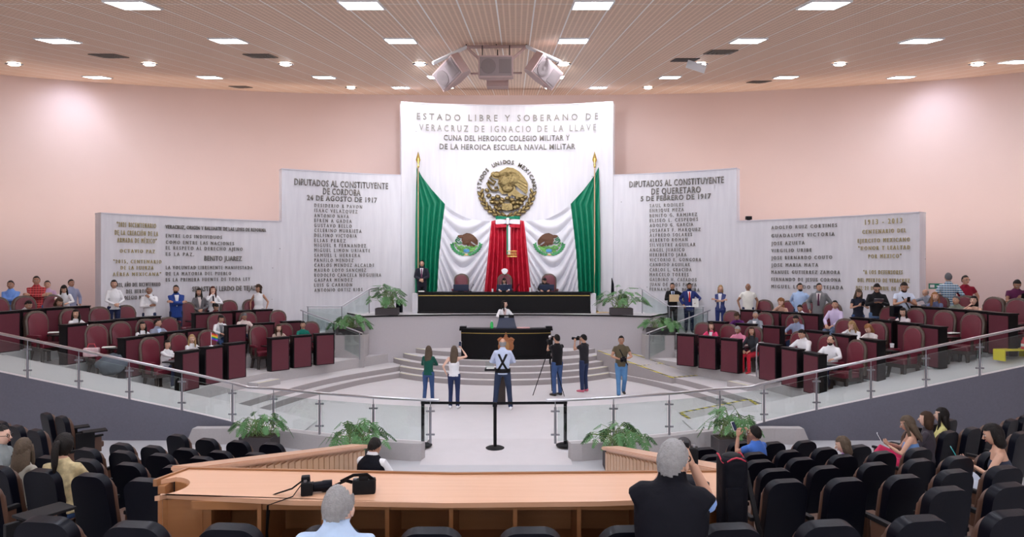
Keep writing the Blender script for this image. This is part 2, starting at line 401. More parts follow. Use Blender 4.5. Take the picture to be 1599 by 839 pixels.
# two low rings of steps and the deputies' tiers, left and right
def arcpts(R, p0, p1, n=24, c=BC, s=-1):
    return [(c.x+s*R*math.cos(math.radians(p0+(p1-p0)*i/n)), c.y+R*math.sin(math.radians(p0+(p1-p0)*i/n))) for i in range(n+1)]
for s, nm in ((-1, 'left'), (1, 'right')):
    for k, (L, z) in enumerate(((L1, RISE), (L2, 2*RISE))):
        bm = BM(); pl = [mir((p.x, p.y), s) for p in smooth_path([V(p) for p in L], 6)]
        prism(bm, pl+[mir((-3.6, 24.9), s), mir((-9.5, 24.9), s), mir((-9.5, 16.05), s)], -.05, z, 0, 1); struct('floor_step_'+nm, bm, [M_floor, M_riser])
    bm = BM(); pl = [mir((p.x, p.y), s) for p in smooth_path([V(p) for p in L3], 6)]
    prism(bm, pl+[mir((-4.5, 26), s), mir((-10, 27), s), mir((-14.6, 23), s), mir((-15.4, 20), s), mir((-16.2, 16.1), s)], 0, TZ[0], 0, 1); struct('floor_tier_'+nm, bm, [M_floor, M_curb])
    off = 0 if s < 0 else -3.2
    for k, pe in ((1, 47), (2, 47), (3, 15.5)):
        bm = BM(); inner = arcpts(TR[k]-.06, .3, pe+off, 30, BC, s); outer = arcpts(15.0, .3, pe+off, 20, BC, s)
        prism(bm, inner+outer[::-1], 0.1, TZ[k], 0, 1); struct('floor_tier_'+nm, bm, [M_floor, M_curb])
    # half steps in the two aisles, with worn tape on the nosing
    for k, phs in ((0, (26.2,)), (1, (24.5,)), (2, (22.8,))):
        for ph in phs:
            ph += off if s > 0 else 0
            bm = BM(); r = TR[k]-.06 if k else 7.42
            prism(bm, arcpts(r-.32, ph-3.6, ph+3.0, 5, BC, s)+arcpts(r+.05, ph-3.6, ph+3.0, 5, BC, s)[::-1], TZ[k]-.33, TZ[k]-.16, 0, 1); st = struct('floor_aisle_step_'+nm, bm, [M_floor, M_curb])
            bm = BM(); prism(bm, arcpts(r-.315, ph-3.4, ph+2.8, 5, BC, s)+arcpts(r-.24, ph-3.4, ph+2.8, 5, BC, s)[::-1], TZ[k]-.165, TZ[k]-.156); struct('tape_strip', bm, M_tape_white, st)
# stage: curved steps, dais
def step_poly(xe, ye, yc, n=28, back=24.9):
    R = (xe*xe+(ye-yc)**2)/(2*(ye-yc)); cy = yc+R; a = math.asin(xe/R)
    return [(.12+R*math.sin(-a+2*a*i/n), cy-R*math.cos(-a+2*a*i/n)) for i in range(n+1)]+[(.12+xe, back), (.12-xe, back)], (R, cy, a)
STEPS = [(3.46, 22.55, 21.05), (3.54, 23.0, 21.36), (4.02, 24.15, 21.7), (3.72, 24.3, 22.02), (3.32, 24.35, 22.8)]
for k, (xe, ye, yc) in enumerate(STEPS):
    pl, (R, cy, a) = step_poly(xe, ye, yc); bm = BM(); prism(bm, pl, 0, RISE*(k+1), 0, 1); st = struct('floor_stage_step', bm, [M_floor, M_riser])
    for sg in ((-1, 1) if k < 4 else (-1,)):   # worn yellow tape near both ends
        bm = BM(); pp = [(.12+sg*R*math.sin(a*(1-.09*j)), cy-R*math.cos(a*(1-.09*j))) for j in range(4)]
        prism(bm, pp+[(x*.985, y+.07) for x, y in pp[::-1]], RISE*(k+1)+.001, RISE*(k+1)+.006); struct('tape_strip', bm, M_tape_white, st)
DZ = 1.97
def mon_arc(R, a0, a1, n): return [(MC.x+R*math.sin(math.radians(a0+(a1-a0)*i/n)), MC.y+R*math.cos(math.radians(a0+(a1-a0)*i/n))) for i in range(n+1)]
dais = mon_arc(13.35, -21.4, 22.0, 30)+[(6.15, 25.3), (5.9, 26.0), (4.1, 26.9), (-3.9, 26.9), (-5.7, 26.2), (-5.85, 25.5)]
bm = BM(); prism(bm, dais, .1, DZ-.05, 0, 0); struct('floor_dais_front', bm, mat('grey_carpet_dais', (.50, .465, .485), .95, noise_amt=.05, nscale=30, bump=.2, bscale=200))
bm = BM(); prism(bm, mon_arc(13.31, -21.5, 22.1, 30)+dais[31:], DZ-.05, DZ, 0, 1); struct('floor_dais', bm, [M_floor, M_blackm])
bm = BM(); prism(bm, mon_arc(14.15, -13.2, 13.2, 16)+mon_arc(15.0, -13.2, 13.2, 16)[::-1], DZ, DZ+.17, 0, 1); struct('floor_dais_platform', bm, [M_floor, M_riser])
# stairs, landings and pedestals on both sides of the dais
for s, nm in ((-1, 'left'), (1, 'right')):
    q = lambda pts: [mir(p, s) for p in pts]
    bm = BM(); prism(bm, q([(-5.9, 23.7), (-7.5, 23.7), (-7.9, 25.6), (-5.5, 26.2)]), .5, 1.30, 0, 1); struct('floor_landing_'+nm, bm, [M_floor, M_curb])
    for k in range(4):
        x0 = -5.55-.33*k; bm = BM(); prism(bm, q([(x0, 22.75), (x0-.33 if k < 3 else x0-.7, 22.75), (x0-.33 if k < 3 else x0-.7, 23.75), (x0, 23.75)]), .5, TZ[0]+.17*(k+1), 0, 1); struct('floor_stair_'+nm, bm, [M_floor, M_curb])
    for k in range(3):
        x0 = -6.35+.28*k; bm = BM(); prism(bm, q([(x0, 24.6), (x0+.9, 24.6), (x0+.9, 25.9), (x0, 25.9)]), 1.2, 1.30+.17*(k+1), 0, 1); struct('floor_stair_'+nm, bm, [M_floor, M_curb])
    bm = BM(); prism(bm, q([(-4.55, 22.7), (-5.55, 22.9), (-5.75, 23.8), (-4.6, 23.9)]), .3, 1.36, 0, 0); struct('wall_pedestal_'+nm, bm, M_curb)
# wheelchair ramp with hazard tape, right of the stage steps
bm = BM(); A = [V(p) for p in ((3.25, 23.4, .785), (4.05, 24.2, .785), (5.15, 20.5, .315), (6.2, 21.0, .315))]
lo_ = [bm.verts.new((p.x, p.y, .0)) for p in A]; up = [bm.verts.new(p) for p in A]
bm.faces.new((up[0], up[2], up[3], up[1])).material_index = 0
for i, j in ((0, 2), (2, 3), (3, 1), (1, 0)): bm.faces.new((lo_[i], lo_[j], up[j], up[i])).material_index = 1
rmp = struct('floor_access_ramp', bm, [M_curb, M_riser])
def tape(a, b, wdt, parent, m=M_tape):
    a, b = V(a), V(b); t = (b-a).normalized(); n = t.cross(V((0, 0, 1))).normalized()*wdt/2; bm = BM(); u = V((0, 0, .006)); base = V((0, 0, .001))
    vs = [bm.verts.new(p) for p in (a-n+base, a+n+base, b+n+base, b-n+base, a-n+u, a+n+u, b+n+u, b-n+u)]
    for f in ((0, 1, 2, 3), (4, 5, 6, 7), (0, 1, 5, 4), (1, 2, 6, 5), (2, 3, 7, 6), (3, 0, 4, 7)): bm.faces.new([vs[i] for i in f])
    return struct('tape_strip', bm, m, parent)
lerp = lambda a, b, t: a+(b-a)*t
tape(lerp(A[0], A[1], .06), lerp(A[2], A[3], .06), .09, rmp); tape(lerp(A[1], A[0], .06), lerp(A[3], A[2], .06), .09, rmp)
tape(lerp(A[2], A[0], .02), lerp(A[3], A[1], .02), .09, rmp); tape(lerp(A[2], A[0], .42), lerp(A[3], A[1], .42), .09, rmp)
# portable ramp plate on the chamber floor
pr = empty('portable_ramp', (5.4, 16.5, 0), 0, 'grey portable ramp plate edged with yellow and black hazard tape', 'ramp')
B = [V(p) for p in ((-.82, .5, .02), (-.72, -.58, .02), (.92, .62, .33), (.86, -.5, .33))]
bm = BM(); up = [bm.verts.new(p) for p in B]; lo_ = [bm.verts.new(p-V((0, 0, .02 if i < 2 else .05))) for i, p in enumerate(B)]
bm.faces.new((up[0], up[1], up[3], up[2])); bm.faces.new((lo_[0], lo_[2], lo_[3], lo_[1]))
for i, j in ((0, 1), (1, 3), (3, 2), (2, 0)): bm.faces.new((lo_[i], lo_[j], up[j], up[i]))
obj('plate', bm, M_curb, pr)
for a_, b_ in ((0, 1), (2, 3), (0, 2)): t_ = tape(B[a_], B[b_], .09, pr); t_.name = 'hazard_tape'

# ------------------------------------------------------------------ the monument: five curved concrete panels
def text_mesh(s, bold=False, sp=1.1):
    cu = bpy.data.curves.new('t', 'FONT'); cu.body = s; cu.size = 1; cu.extrude = .0; cu.resolution_u = 2; cu.space_character = sp
    cu.offset = .012 if bold else 0
    o = bpy.data.objects.new('t', cu); C.objects.link(o); return o
TXT = []
def inscription(parent, s, px0, px1, py, cap, m, R, bold=False): TXT.append((parent, s, px0, px1, py, cap, m, R, bold))
MON = {}
for key, a0, a1, R, zt, label in (
        ('mid', -15.1, 15.4, 15.2, 9.87, 'tallest curved pale concrete panel behind the draped flags and bronze coat of arms'),
        ('ml', -31.2, -15.1, 15.3, 7.12, 'tall curved concrete panel lettered with the Cordoba deputies of 24 August'),
        ('mr', 15.4, 32.2, 15.3, 7.12, 'tall curved concrete panel lettered with the Queretaro deputies of 5 February'),
        ('ol', -52.2, -31.2, 15.3, 5.25, 'low curved concrete panel lettered with Benito Juarez and Lerdo de Tejada quotations'),
        ('or', 32.2, 53.6, 15.3, 5.25, 'low curved concrete panel lettered from Adolfo Ruiz Cortines to 1913-2013')):
    e = empty('monument_panel', (MC.x, MC.y, 0), 0, label, 'monument panel', 'curved concrete monument panels'); e['kind'] = 'thing'
    bm = BM(); th = .5 if key == 'mid' else .42; n = 40
    ar = lambda R_: [(R_*math.sin(math.radians(a0+(a1-a0)*i/n)), R_*math.cos(math.radians(a0+(a1-a0)*i/n))) for i in range(n+1)]
    prism(bm, ar(R)+ar(R+th)[::-1], .4, zt); o1 = obj('concrete_slab', bm, M_stone, e); MON[key] = e
    bm = BM(); prism(bm, ar(R-.02)+ar(R+th+.02)[::-1], zt, zt+.035); obj('coping', bm, mat('coping_stone', (.30, .25, .24) if key != 'mid' else (.60, .58, .64), .8), e)
def lines(key, R, m, cap, rows, cx0, cy0, sc, bold=False):
    for s, x0, x1, y in rows: inscription(MON[key], s, cx0+x0/sc, cx0+x1/sc, cy0+y/sc, cap, m, R, bold)
lines('mid', 15.2, M_letter, 10.2, [('ESTADO LIBRE Y SOBERANO DE', 140, 1435, 158), ('VERACRUZ DE IGNACIO DE LA LLAVE', 158, 1420, 236)], 620, 150, 4.569)
lines('mid', 15.2, M_letter, 8.6, [('CUNA DEL HEROICO COLEGIO MILITAR Y', 333, 1232, 303), ('DE LA HEROICA ESCUELA NAVAL MILITAR', 303, 1272, 366)], 620, 150, 4.569, True)
lines('ml', 15.3, M_letter, 10, [('DIPUTADOS AL CONSTITUYENTE', 1022, 1490, 152), ('DE CORDOBA', 1165, 1352, 191)], 140, 240, 3.198, True)
lines('ml', 15.3, M_letter, 8, [('24 DE AGOSTO DE 1917', 1085, 1435, 226)], 140, 240, 3.198, True)
lines('ml', 15.3, M_letter, 5.4, [(s, 1122, x1, 262+24.6*i) for i, (s, x1) in enumerate((('DESIDERIO R PAVON', 1360), ('ISAAC VELAZQUEZ', 1337), ('ANTONIO NAVA', 1293), ('EFREN A GADEA', 1308), ('GUSTAVO BELLO', 1308), ('CELERINO MURRIETA', 1357), ('DELFINO VICTORIA', 1333), ('ELIAS PEREZ', 1278), ('MIGUEL R FERNANDEZ', 1380), ('MIGUEL LIMON URIARTE', 1400), ('SAMUEL L HERRERA', 1350), ('PANFILO MENDEZ', 1317), ('CARLOS MENDEZ ALCALDE', 1420), ('MAURO LOYO SANCHEZ', 1380), ('RODOLFO CANCELA NOGUEIRA', 1455), ('GASPAR MENDEZ', 1313), ('LUIS G CARRION', 1310), ('ANTONIO ORTIZ RIOS', 1362)))], 140, 240, 3.198)
lines('ol', 15.3, M_letter_gold, 7.6, [('"2021 BICENTENARIO', 135, 330, 357), ('DE LA CREACIÓN DE LA', 125, 340, 397), ('ARMADA DE MÉXICO"', 138, 333, 434)], 140, 240, 3.198)
lines('ol', 15.3, M_letter_gold, 5.8, [('OCTAVIO PAZ', 150, 325, 487), ('"2015, CENTENARIO', 118, 357, 539), ('DE LA FUERZA', 155, 317, 570), ('AÉREA MEXICANA"', 115, 355, 602)], 140, 240, 3.198)
lines('ol', 15.3, M_letter, 6.4, [('"2023, AÑO DEL BICENTENARIO', 122, 352, 654), ('DEL HEROICO', 182, 305, 687), ('COLEGIO MILITAR"', 160, 318, 718)], 140, 240, 3.198)
lines('ol', 15.3, M_letter, 5.6, [('VERACRUZ, ORIGEN Y BALUARTE DE LAS LEYES DE REFORMA', 378, 880, 374)], 140, 240, 3.198, True)
lines('ol', 15.3, M_letter, 5.6, [('ENTRE LOS INDIVIDUOS', 380, 660, 414), ('COMO ENTRE LAS NACIONES', 380, 720, 446), ('EL RESPETO AL DERECHO AJENO', 380, 763, 474), ('ES LA PAZ.', 380, 520, 502), ('LA VOLUNTAD LIBREMENTE MANIFESTADA', 380, 812, 569), ('DE LA MAYORIA DEL PUEBLO', 380, 706, 599), ('ES LA PRIMERA FUENTE DE TODA LEY', 380, 800, 628)], 140, 240, 3.198)
lines('ol', 15.3, M_letter, 7.8, [('BENITO JUAREZ', 572, 760, 523), ('SEBASTIAN LERDO DE TEJADA', 512, 850, 673)], 140, 240, 3.198, True)
lines('mr', 15.3, M_letter, 10, [('DIPUTADOS AL CONSTITUYENTE', 105, 577, 143), ('DE QUERETARO', 215, 462, 184)], 950, 240, 3.198, True)
lines('mr', 15.3, M_letter, 8, [('5 DE FEBRERO DE 1917', 162, 512, 219)], 950, 240, 3.198, True)
lines('mr', 15.3, M_letter, 5.4, [(s, 207, x1, 257+24.8*i) for i, (s, x1) in enumerate((('SAUL RODILES', 375), ('ENRIQUE MEZA', 377), ('BENITO G. RAMIREZ', 443), ('ELISEO L. CESPEDES', 447), ('ADOLFO G. GARCIA', 424), ('JOSAFAT F. MARQUEZ', 460), ('ALFREDO SOLARES', 418), ('ALBERTO ROMAN', 395), ('SILVESTRE AGUILAR', 435), ('ANGEL JUARICO', 380), ('HERIBERTO JARA', 390), ('VICTORIO E. GONGORA', 463), ('CANDIDO AGUILAR', 407), ('CARLOS L. GRACIDA', 415), ('MARCELO TORRES', 400), ('GALDINO H. CASADOS', 440), ('JUAN DE DIOS PALMA', 440), ('FERNANDO A. PEREIRA', 455)))], 950, 240, 3.198)
lines('or', 15.3, M_letter, 5.8, [('ADOLFO RUIZ CORTINES', 815, 1142, 364), ('GUADALUPE VICTORIA', 815, 1130, 406), ('JOSE AZUETA', 815, 980, 447), ('VIRGILIO URIBE', 815, 1015, 483), ('JOSE BERNARDO COUTO', 815, 1118, 519), ('JOSE MARIA MATA', 815, 1048, 556), ('MANUEL GUTIERREZ ZAMORA', 815, 1157, 592), ('FERNANDO DE JESUS CORONA', 815, 1160, 629), ('MIGUEL LERDO DE TEJADA', 815, 1173, 666)], 950, 240, 3.198)
lines('or', 15.3, M_letter_gold, 8.4, [('1913 - 2013', 1283, 1468, 338)], 950, 240, 3.198)
lines('or', 15.3, M_letter_gold, 6.6, [('CENTENARIO DEL', 1270, 1487, 387), ('EJERCITO MEXICANO', 1247, 1507, 432), ('"HONOR Y LEALTAD', 1250, 1507, 470), ('POR MEXICO"', 1300, 1463, 512), ('"A LOS DEFENSORES', 1275, 1470, 592), ('DEL PUERTO DE VERACRUZ', 1247, 1505, 633), ('DEL 21 DE ABRIL DE 1914"', 1238, 1502, 673)], 950, 240, 3.198)
def flush_text():
    tmp = {}
    for t in TXT:
        k = (t[1], t[8])
        if k not in tmp: tmp[k] = text_mesh(k[0], k[1], 1.12 if k[1] else 1.55)
    dg = bpy.context.evaluated_depsgraph_get()
    src = {k: bpy.data.meshes.new_from_object(o.evaluated_get(dg)) for k, o in tmp.items()}
    for o in tmp.values():
        cu = o.data; bpy.data.objects.remove(o); bpy.data.curves.remove(cu)
    for parent, s, px0, px1, py, cap, m, R, bold in TXT:
        p0, p1 = ray_circle(px0, MC.x, MC.y, R), ray_circle(px1, MC.x, MC.y, R)
        a0, a1 = math.atan2(p0.x-MC.x, p0.y-MC.y), math.atan2(p1.x-MC.x, p1.y-MC.y); pm = ray_circle((px0+px1)/2, MC.x, MC.y, R)
        zc = CZ-(py-PY)/F*pm.y; ch = cap/F*pm.y
        me = src[(s, bold)]; co = [v.co for v in me.vertices]
        xs0, xs1 = min(c.x for c in co), max(c.x for c in co); capz = .715
        bm = BM(); bm.from_mesh(me)
        dep = .035
        r = bmesh.ops.extrude_face_region(bm, geom=bm.faces[:]); top = [g for g in r['geom'] if isinstance(g, bmesh.types.BMVert)]
        for v in bm.verts: v.co.z = 0
        for v in top: v.co.z = dep
        for v in bm.verts:
            t = (v.co.x-xs0)/(xs1-xs0); a = a0+(a1-a0)*t; rr = R-.004-v.co.z; z = zc+(v.co.y/capz-.5)*ch
            v.co = V((rr*math.sin(a), rr*math.cos(a), z))
        obj('lettering', bm, m, parent)
flush_text()
# ------------------------------------------------------------------ coat of arms, flags, poles, bow
def eq(p): return ((p[0]-395)/345., (430-p[1])/345.)
EAGLE = [eq(p) for p in [(205, 270), (212, 236), (238, 220), (262, 228), (276, 252), (300, 226), (345, 200), (400, 170), (470, 180), (540, 220), (600, 290), (640, 360), (642, 440), (622, 492), (592, 440), (560, 420), (482, 376), (500, 430), (560, 480), (612, 505), (560, 528), (480, 512), (452, 482), (442, 508), (415, 508), (405, 476), (340, 482), (302, 445), (312, 402), (290, 360), (300, 302), (270, 302), (238, 292)]]
FEATHERS = [[eq(p) for p in q] for q in ([(470, 240), (620, 345), (632, 372), (480, 280)], [(478, 290), (630, 385), (634, 412), (485, 322)], [(485, 330), (630, 420), (628, 450), (490, 350)], [(490, 352), (622, 458), (610, 480), (485, 370)], [(480, 490), (600, 503), (560, 522), (480, 508)])]
SNAKE = [eq(p) for p in [(222, 262), (196, 292), (232, 322), (262, 340), (240, 372), (204, 350), (176, 326), (168, 352), (190, 400), (220, 436), (262, 446), (300, 430), (284, 402), (250, 410)]]
PADS = [eq(p) for p in [(165, 440), (185, 500), (238, 528), (290, 512), (340, 545), (400, 530), (455, 548), (515, 528), (575, 545), (610, 520), (225, 575), (280, 582), (330, 575), (470, 585), (520, 580), (560, 590), (270, 640), (305, 655), (490, 640), (520, 628)]]
STONE = [eq(p) for p in [(340, 592), (455, 592), (462, 660), (420, 672), (375, 672), (335, 660)]]
def poly_ex(bm, pts, z0, z1, mi=0):
    a = [bm.verts.new((p[0], p[1], z0)) for p in pts]; f = bm.faces.new(a); f.material_index = mi
    r = bmesh.ops.extrude_face_region(bm, geom=[f]); vs = [g for g in r['geom'] if isinstance(g, bmesh.types.BMVert)]
    for v in vs: v.co.z = z1
    for v in vs+a:
        for ff in v.link_faces: ff.material_index = mi
def emblem_part(kind):
    bm = BM()
    if kind == 'eagle':
        poly_ex(bm, EAGLE, 0, .07)
        for i, q in enumerate(FEATHERS): poly_ex(bm, q, .06, .10+.008*(i % 2))
        ball(bm, (-.06, .30, .05), (.23, .30, .10), 14, 8); ball(bm, (.18, .35, .05), (.30, .26, .09), 14, 8); ball(bm, (-.34, .50, .05), (.16, .12, .07), 10, 6)
        ball(bm, (.02, .05, .05), (.22, .18, .09), 12, 8); ball(bm, (-.44, .50, .08), .03, 8, 6)
        for i in range(26):
            a = i*2.4; r = .055*math.sqrt(i); ball(bm, (.0+r*math.cos(a), .30+r*1.1*math.sin(a), .13), (.035, .03, .02), 6, 4)
    elif kind == 'snake':
        n = len(SNAKE); tube(bm, [(p[0], p[1], .05) for p in SNAKE], [.022+.022*min(1, (i+1)/4)*(1 if i < n-4 else .8) for i in range(n)], 8)
    elif kind == 'cactus':
        for i, p in enumerate(PADS): ball(bm, (p[0], p[1], .04), (.095, .07, .065), 10, 6, 0, Matrix.Rotation((i*.9) % 1.2-.6, 3, 'Z').to_4x4())
        for i in range(7):
            y = eq((0, 555+i*19))[1]; w_ = .60-.06*i
            tube(bm, [(-w_+2*w_*k/14, y+.015*math.sin(k*2.1+i), .025) for k in range(15)], [.018]*15, 6)
    elif kind == 'stone':
        poly_ex(bm, STONE, .02, .09)
        for i in range(3): box(bm, (.0-.06+.06*i, -.565, .09), (.022, .15, .03))
    elif kind == 'wreath':
        for k in range(30):
            sd = -1 if k < 15 else 1; j = k % 15; a = math.radians(270+sd*(8+j*5.6)); r = .89+(.045 if j % 2 else -.045)
            c = (r*math.cos(a), r*math.sin(a)); th = a+PI/2*(1 if sd > 0 else -1)+(.5 if j % 2 else -.5)*sd*-1
            ball(bm, (c[0], c[1], .035), (.115, .055, .045), 8, 6, 0, Matrix.Rotation(th, 3, 'Z').to_4x4())
        for sd in (-1, 1):
            tube(bm, [(.89*math.cos(math.radians(270+sd*(4+i*8))), .89*math.sin(math.radians(270+sd*(4+i*8))), .02) for i in range(11)], [.018]*11, 6)
    elif kind == 'ribbon':
        tube(bm, [(-.12, -.92, .05), (-.05, -.86, .07), (0, -.9, .08), (.05, -.86, .07), (.12, -.92, .05)], [.03]*5, 6); ball(bm, (0, -.9, .07), .05, 8, 6)
    return bm
def arc_letters(s, r, a0, a1, h):
    o = {ch: None for ch in s if ch != ' '}
    tmp = {ch: text_mesh(ch, True) for ch in o}
    dg = bpy.context.evaluated_depsgraph_get(); bm = BM()
    for i, ch in enumerate(s):
        if ch == ' ': continue
        me = bpy.data.meshes.new_from_object(tmp[ch].evaluated_get(dg)); b2 = BM(); b2.from_mesh(me)
        e = bmesh.ops.extrude_face_region(b2, geom=b2.faces[:]); 
        for g in e['geom']:
            if isinstance(g, bmesh.types.BMVert): g.co.z = .1
        xs = [v.co.x for v in b2.verts]; xm = (min(xs)+max(xs))/2; a = math.radians(a0+(a1-a0)*i/(len(s)-1))
        for v in b2.verts:
            x, y, z = (v.co.x-xm)*h/.715*.95, v.co.y/.715*h+r, v.co.z*.4; c_, s_ = math.cos(a-PI/2), math.sin(a-PI/2)
            v.co = V((x*c_-y*s_, x*s_+y*c_, z))
        m2 = bpy.data.meshes.new('t'); b2.to_mesh(m2); b2.free(); bm.from_mesh(m2); bpy.data.meshes.remove(m2); bpy.data.meshes.remove(me)
    for ob in tmp.values():
        cu = ob.data; bpy.data.objects.remove(ob); bpy.data.curves.remove(cu)
    return bm
pm = ray_circle(791.5, MC.x, MC.y, 15.2); zc = CZ-(297-PY)/F*pm.y; SR = 46/F*pm.y
arms = empty('coat_of_arms', (pm.x, pm.y-.09, zc), 0, 'round bronze coat of arms with eagle and wreath on the tallest concrete panel', 'coat of arms')
def flat_place(bm, s, mirror=False):
    for v in bm.verts: v.co = V(((-1 if mirror else 1)*v.co.x*s, -v.co.z*s*1.4, v.co.y*s))
    return bm
for k, m in (('eagle', M_bronze), ('snake', M_bronze), ('cactus', M_bronze), ('stone', M_bronze), ('wreath', M_bronze), ('ribbon', M_bronze)):
    obj(k, flat_place(emblem_part(k), SR), m, arms, smooth=True, angle=.35)
bm = BM(); lathe(bm, [(.0, -.01), (.80, -.01), (.80, .0), (.0, .0)], seg=40)
bm.free()
obj('lettering', flat_place(arc_letters('ESTADOS UNIDOS MEXICANOS', .875, 184, -4, .135), SR), M_bronze_dark, arms)

def interp(tab, x):
    if x <= tab[0][0]: return tab[0][1]
    for (x0, y0), (x1, y1) in zip(tab, tab[1:]):
        if x <= x1:
            t = (x-x0)/(x1-x0); return y0+(y1-y0)*t
    return tab[-1][1]
F_TOP = [(646, 258), (652, 262), (660, 277), (675, 297), (696, 320), (712, 333), (730, 341.5), (750, 345.5), (768, 346), (776, 344), (793, 343)]
F_GW = [(262, 697), (320, 696), (345, 693), (370, 690), (400, 687), (472, 683)]
F_WR = [(262, 768), (344, 768), (370, 765), (400, 762), (472, 755)]
F_L = [(262, 652), (472, 648)]
def fold(px, py):
    """how far the cloth comes forward, metres"""
    gw, wr = interp(F_GW, py), interp(F_WR, py); r = 0.
    def pl(t): return 1.6*abs(math.sin(t/2))**.75-.9
    dn = max(0., min(1., (py-262)/200))
    r_ = math.hypot(px-649, py-252)+1e-6; tm = .68 if r_ < 75 else math.asin(min(.63, (gw-649)/r_)); a = math.atan2(px-649, py-252)/tm; g = (.035+.11*dn)*pl(a*2*PI*5.2+.6)
    t = max(0., min(1., (px-gw)/(wr-gw))); A = 12+.36*max(0, py-335); c = py-A*4*t*(1-t)-6*t
    em = 1-.80*math.exp(-(((px-729)/24)**2+((py-381)/23)**2)**2)
    wv = (.06+.12*math.sin(PI*min(1, max(0, t))))*pl(c*2*PI/15.5+.8*math.sin(px*.06))*em
    r2 = math.hypot(px-795, py-330)+1e-6; tb_ = math.asin(min(.95, (796-wr)/r2)); b = math.atan2(795-px, py-330)/tb_; rd = (.03+.11*min(1, max(0, (py-345)/50)))*pl(b*2*PI*5.0+.3)
    k1 = max(0., min(1., (px-gw+5)/10)); k2 = max(0., min(1., (px-wr+5)/10))
    return .22+(g*(1-k1)+wv*k1)*(1-k2)+rd*k2
def flag_pt(px, py, s, extra=0.):
    q = px if s < 0 else 1586-px; p = ray_circle(q, MC.x, MC.y, 15.18); d = p.y-fold(px, py)-extra
    return V((CX+(q-PX)/F*p.y, d, CZ-(py-PY)/F*p.y))
M_fg = mat('flag_green', (.0, .17, .085), .42, spec=.4); M_fw = mat('flag_white', (.72, .71, .76), .5, spec=.3); M_fr = mat('flag_red', (.47, .008, .028), .42, spec=.4)
EMC = {'eagle': mat('emblem_brown', (.11, .045, .02), .7), 'snake': mat('emblem_green', (.02, .16, .06), .7), 'cactus': mat('emblem_leaf', (.16, .42, .10), .7), 'stone': mat('emblem_blue', (.10, .32, .60), .7), 'wreath': mat('emblem_wreath', (.05, .28, .10), .7), 'ribbon': mat('emblem_gold', (.70, .42, .08), .7)}
for s, nm in ((-1, 'left'), (1, 'right')):
    bm = BM(); NU, NV = 270, 120; g = []
    us = [i/NU for i in range(NU+1)]
    for u in us:
        col = []
        for j in range(NV+1):
            v = j/NV; py = 400.
            for _ in range(5):
                l, gw, wr = interp(F_L, py), interp(F_GW, py), interp(F_WR, py)
                px = l+(gw-l)*u*3.4 if u < 1/3.4 else (gw+(wr-gw)*(u-1/3.4)/(1-1/3.4-.2) if u < .8 else wr+(794-wr)*(u-.8)/.2)
                top = interp(F_TOP, px); py = top+(468-top)*v
            col.append((bm.verts.new(flag_pt(px, py, s)), px, py))
        g.append(col)
    for i in range(NU):
        for j in range(NV):
            f = bm.faces.new((g[i][j][0], g[i+1][j][0], g[i+1][j+1][0], g[i][j+1][0])); um = (us[i]+us[i+1])/2
            f.material_index = 0 if um < 1/3.4 else (1 if um < .8 else 2)
    fl = obj('flag', bm, [M_fg, M_fw, M_fr], smooth=True)
    setp(fl, 'draped green, white and red flag '+('hanging behind the man standing in a dark suit' if s < 0 else 'hanging on the side of the wide dais plant'), 'flag', 'flags draped over the tall panel')
    for k in ('wreath', 'cactus', 'eagle', 'snake', 'stone', 'ribbon'):
        b2 = emblem_part(k); bmesh.ops.triangulate(b2, faces=b2.faces[:])
        for v in b2.verts:
            sc = 25.0; v.co = flag_pt(729+v.co.x*sc, 380-v.co.y*sc*.82+(2 if k == 'x' else 0), s, .035+v.co.z*.25)
        obj(k, b2, EMC[k], fl, smooth=True, angle=.7)
    # flagpole with a gilt spear head
    qx = 653 if s < 0 else 928.5; p = ray_circle(qx, MC.x, MC.y, 14.9); zt = lambda py: CZ-(py-PY)/F*p.y
    fp = empty('flagpole', (p.x, p.y, DZ), 0, 'tall flagpole with gilt spear head '+('behind the man in the dark suit' if s < 0 else 'beside the potted plant with the dark pole'), 'flagpole', 'flagpoles beside the flags')
    bm = BM(); cyl(bm, (0, 0, .05), (0, 0, zt(262)-DZ), .022, .02); obj('pole', bm, M_wood_v, fp)
    bm = BM(); lathe(bm, [(.16, 0), (.16, .03), (.05, .07), (.03, .12)]); obj('base', bm, M_gold, fp)
    bm = BM(); h = zt(237)-zt(262); lathe(bm, [(.026, 0), (.05, .04*h), (.035, .10*h), (.05, .18*h), (.03, .26*h), (.09, .48*h), (.075, .60*h), (.035, .82*h), (.004, h)], (0, 0, zt(262)-DZ), 12)
    obj('spear_head', bm, M_gold, fp, smooth=True, angle=.8)
# bow tied where the flags meet
p = ray_circle(793, MC.x, MC.y, 14.85); px2 = lambda q: (q-793)/F*p.y; pz2 = lambda q: CZ-(q-PY)/F*p.y
bow = empty('ribbon_bow', (p.x, p.y, pz2(345)), 0, 'green, white and red ribbon bow with gold-fringed tail between the two flags', 'ribbon bow')
zz = lambda q: pz2(q)-pz2(345)
for nm_, y0, y1, m in (('green_band', 338, 343, M_fg), ('white_band', 343, 350.5, M_fw), ('red_band', 350.5, 356, M_fr)):
    bm = BM()
    for sg in (-1, 1):
        x1 = sg*px2(793+19); vs = []
        for (x, yy, q) in ((0, -.12, 0), (x1*.55, -.2, 0), (x1, -.06, 0)):
            vs.append([bm.verts.new((x, yy, zz(y0)+(0 if abs(x) > .01 else -.03))), bm.verts.new((x, yy, zz(y1)+(0 if abs(x) > .01 else .03)))])
        for a_, b_ in zip(vs, vs[1:]): bm.faces.new((a_[0], b_[0], b_[1], a_[1]))
    r = bmesh.ops.extrude_face_region(bm, geom=bm.faces[:])
    for gm in r['geom']:
        if isinstance(gm, bmesh.types.BMVert): gm.co.y += .05
    obj(nm_, bm, m, bow)
